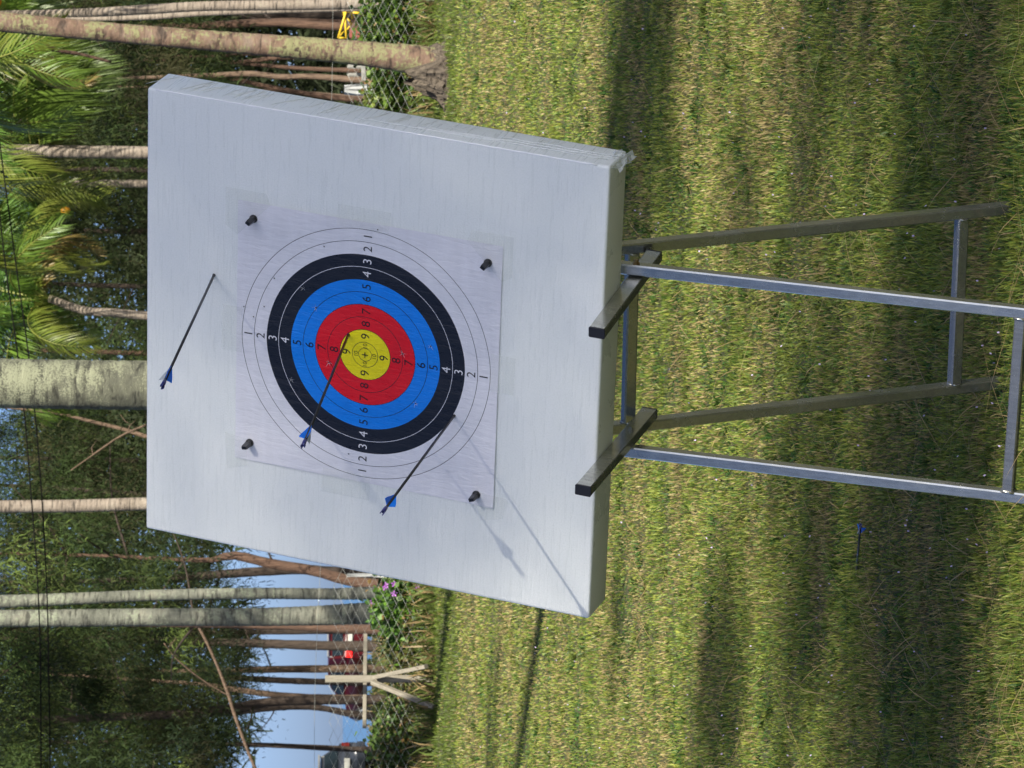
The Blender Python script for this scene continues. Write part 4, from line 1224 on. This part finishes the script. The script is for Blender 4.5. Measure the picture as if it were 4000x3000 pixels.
def clutter(name, label, cat, D, x0, x1, y0, y1, mat, depth=.25, seed=1, lumpy=0.0):
    """a solid thing filling the pixel rectangle, resting on the bank"""
    import bmesh
    a = at(x0, y1, D); b = at(x1, y0, D); cx = (a.x + b.x) / 2; g = float(gz(cx, D))
    t = thing(name, label, cat, (cx, D, g))
    r = random.Random(seed)
    bm = bmesh.new(); bmesh.ops.create_cube(bm, size=1)
    if lumpy: bmesh.ops.subdivide_edges(bm, edges=list(bm.edges), cuts=5, use_grid_fill=True)
    for v in bm.verts:
        k = r.uniform(-lumpy, lumpy) if lumpy else 0
        sh = 1 - (.45 * (v.co.z + .5) * (1 if lumpy else .05))
        v.co = Vector((v.co.x * (b.x - a.x) * sh * (1 + k), v.co.y * depth * (1 + k), (a.z - g) - (.5 - v.co.z) * (a.z - g + .05) * (1 + k * .5)))
    bmesh.ops.bevel(bm, geom=list(bm.edges), offset=.012, segments=2, affect='EDGES') if not lumpy else None
    me = bpy.data.meshes.new('shell'); bm.to_mesh(me); bm.free(); me.materials.append(mat)
    link('shell', me, t)
    return t
clutter('plastic_crate', 'faded red plastic crate behind the fence beside the leaning palm', 'crate', 60, 1365, 1425, 112, 152, M['crate_red'], .2)
clutter('concrete_slab', 'upright grey concrete slab behind the fence nearest the leaning palm', 'concrete slab', 66, 1356, 1412, 252, 268, M['concrete'], .06)
clutter('concrete_slab', 'upright grey concrete slab behind the fence farther from the leaning palm', 'concrete slab', 66.2, 1357, 1408, 285, 299, M['concrete'], .06)
clutter('tarpaulin_heap', 'crumpled pale tarpaulin heap beside the right edge of the block', 'tarpaulin', 58, 1345, 1400, 325, 378, M['white_plastic'], .3, 3, .22)
clutter('white_sack', 'white sack lying behind the fence under the orange brown forked tree', 'sack', 57, 1355, 1420, 2238, 2256, M['white_plastic'], .2, 5, .2)

# ------------------------------------------------------------------ palms and casuarinas beside and behind the photographer that shade the lawn
def shade_palm(label, x, y, h, seed, nfr=16, s=1.3, lean=(0, 0)):
    g = float(gz(x, y))
    t = thing('coconut_palm', label, 'palm tree', (x, y, g), 'coconut palms beside the lawn')
    b = Vector((x, y, g))
    trunk_mesh([b + Vector((0, 0, -.1)), b + Vector((lean[0] * .3, lean[1] * .3, h * .45)), b + Vector((lean[0], lean[1], h))], [.17, .13, .10], 14, M['palm_pale'], 'trunk', t, b, .03, .1, seed)
    crown(t, Vector((lean[0], lean[1], h)), nfr, seed, s)
    return t
def along_sun(p, dist):
    return Vector(p) + SUN * dist
def shade_for(label, target, dist, seed, nfr=16, s=1.3):
    """palm whose crown stands between the sun and the point target"""
    q = along_sun(target, dist)
    g = float(gz(q.x, q.y))
    return shade_palm(label, q.x, q.y, q.z - g, seed, nfr, s)
def shade_tree(label, targets, dist, seed):
    """tall casuarina beside the lawn; its leaf clusters stand between the sun and the points in targets"""
    r = np.random.default_rng(seed)
    C = [(along_sun(p, dist), sg, tau) for p, sg, tau in targets]
    m = sum((c for c, _, _ in C), Vector()) / len(C)
    bx, by = m.x + .8, m.y - .4; g = float(gz(bx, by))
    t = thing('casuarina_tree', label, 'tree', (bx, by, g), 'casuarinas beside the lawn')
    b = Vector((bx, by, g))
    zt = min(c.z for c, _, _ in C) - .3
    trunk_mesh([b + Vector((0, 0, -.1)), b + Vector((.3, .1, zt * .5)), b + Vector((0, 0, zt - g))], [.18, .11, .03], 10, M['bark_dark'], 'trunk', t, b, seed=seed)
    V = []; T_ = []
    for c, sg, tau in C:
        k = int(tau * 2 * math.pi * sg * sg / (.28 * .032 * .6))
        sub = np.array(c) + r.normal(0, .75, (5, 3)) * sg
        P = sub[r.integers(0, 5, k)] + r.normal(0, .58, (k, 3)) * sg
        if tau > 2.5 or sg > .45: P = np.array(c) + r.normal(0, 1, (k, 3)) * sg
        d = r.normal(0, 1, (k, 3)); d /= np.linalg.norm(d, axis=1)[:, None]
        s = np.cross(d, r.normal(0, 1, (k, 3))); s /= np.linalg.norm(s, axis=1)[:, None]
        W = .016; L = .28
        V.append(np.stack([P - s * W, P + s * W, P + d * L + s * W, P + d * L - s * W], 1).reshape(-1, 3) - np.array(b))
        T_.append(np.array([.05, .07, .017]) * r.uniform(.7, 1.3, (k, 1)))
        s0 = b + Vector((.2, .05, max(1.0, c.z - g - 1.2)))
        MB().tube([s0, s0.lerp(c, .5) + Vector((0, 0, .2)), c], [.035, .022, .010], 6).build('limb', M['bark_dark'], t, b)
    V = np.concatenate(V); T_ = np.repeat(np.concatenate(T_), 4, 0)
    F = (np.arange(len(V) // 4) * 4)[:, None] + [0, 1, 2, 3]
    link('crown', np_mesh('crown', V, F, M['needle'], T_), t)

def G(x, y): return ground_hit(x, y)
shade_tree('tall casuarina out of view to the right, filtering the sun on the block', [(bp(1.15, .20, 0), .74, 2.3), (bp(.28, .42, 0), .38, .9), (bp(-.40, .52, 0), .46, 1.6), (bp(-.45, -.30, 0), .6, .95)], 46, 101)
shade_tree('tall casuarina out of view to the right, shading the lawn beyond the block', [(G(2480, 250), .62, 3.2), (G(2440, 900), .5, 2.2), (G(2600, 100), .5, 2.0), (G(3150, 500), .35, 1.1), (G(3230, 1450), .4, 1.2)], 40, 102)
shade_tree('tall casuarina out of view to the right, shading the lawn under the stand', [(G(3640, 1150), .3, 1.1), (G(3900, 400), .35, 1.1), (G(3500, 1850), .35, 1.3), (G(3620, 2250), .42, 1.9)], 38, 103)
shade_tree('tall casuarina out of view to the right, shading the lawn left of the block', [(G(2410, 2550), .16, 1.6), (G(2790, 2550), .33, 2.0), (G(2800, 2950), .3, 1.6), (G(3160, 2350), .38, 2.2), (G(3720, 2800), .35, 1.5)], 42, 104)
r_ = random.Random(12)
for i_ in range(2):
    tg = []
    for k_ in range(10):
        px_ = 2650 + 1320 * ((k_ * 2 + i_) / 21) ** .9; py_ = r_.uniform(-100, 3100)
        tg.append((G(px_, py_), r_.uniform(.12, .26) * (1 + (4000 - px_) / 4000), r_.uniform(.4, .9)))
    shade_tree('tall casuarina out of view to the right, dappling the ' + ('near lawn with soft bands' if i_ else 'far lawn with soft bands'), tg, 36 + 5 * i_, 110 + i_)
def shade_pole(label, p, back, seed, reach):
    """palm whose trunk shadow runs over the lawn through the point p"""
    h = Vector((SUN.x, SUN.y, 0)).normalized(); b = Vector((p.x, p.y, 0)) + h * back
    L = (back + reach) * SUN.z / math.hypot(SUN.x, SUN.y)
    shade_palm(label, b.x, b.y, L, seed, 10, .9, (0, 0))
shade_pole('slim coconut palm out of view, its trunk shadow crossing the middle lawn', G(2115, 2405), 15, 105, 6)
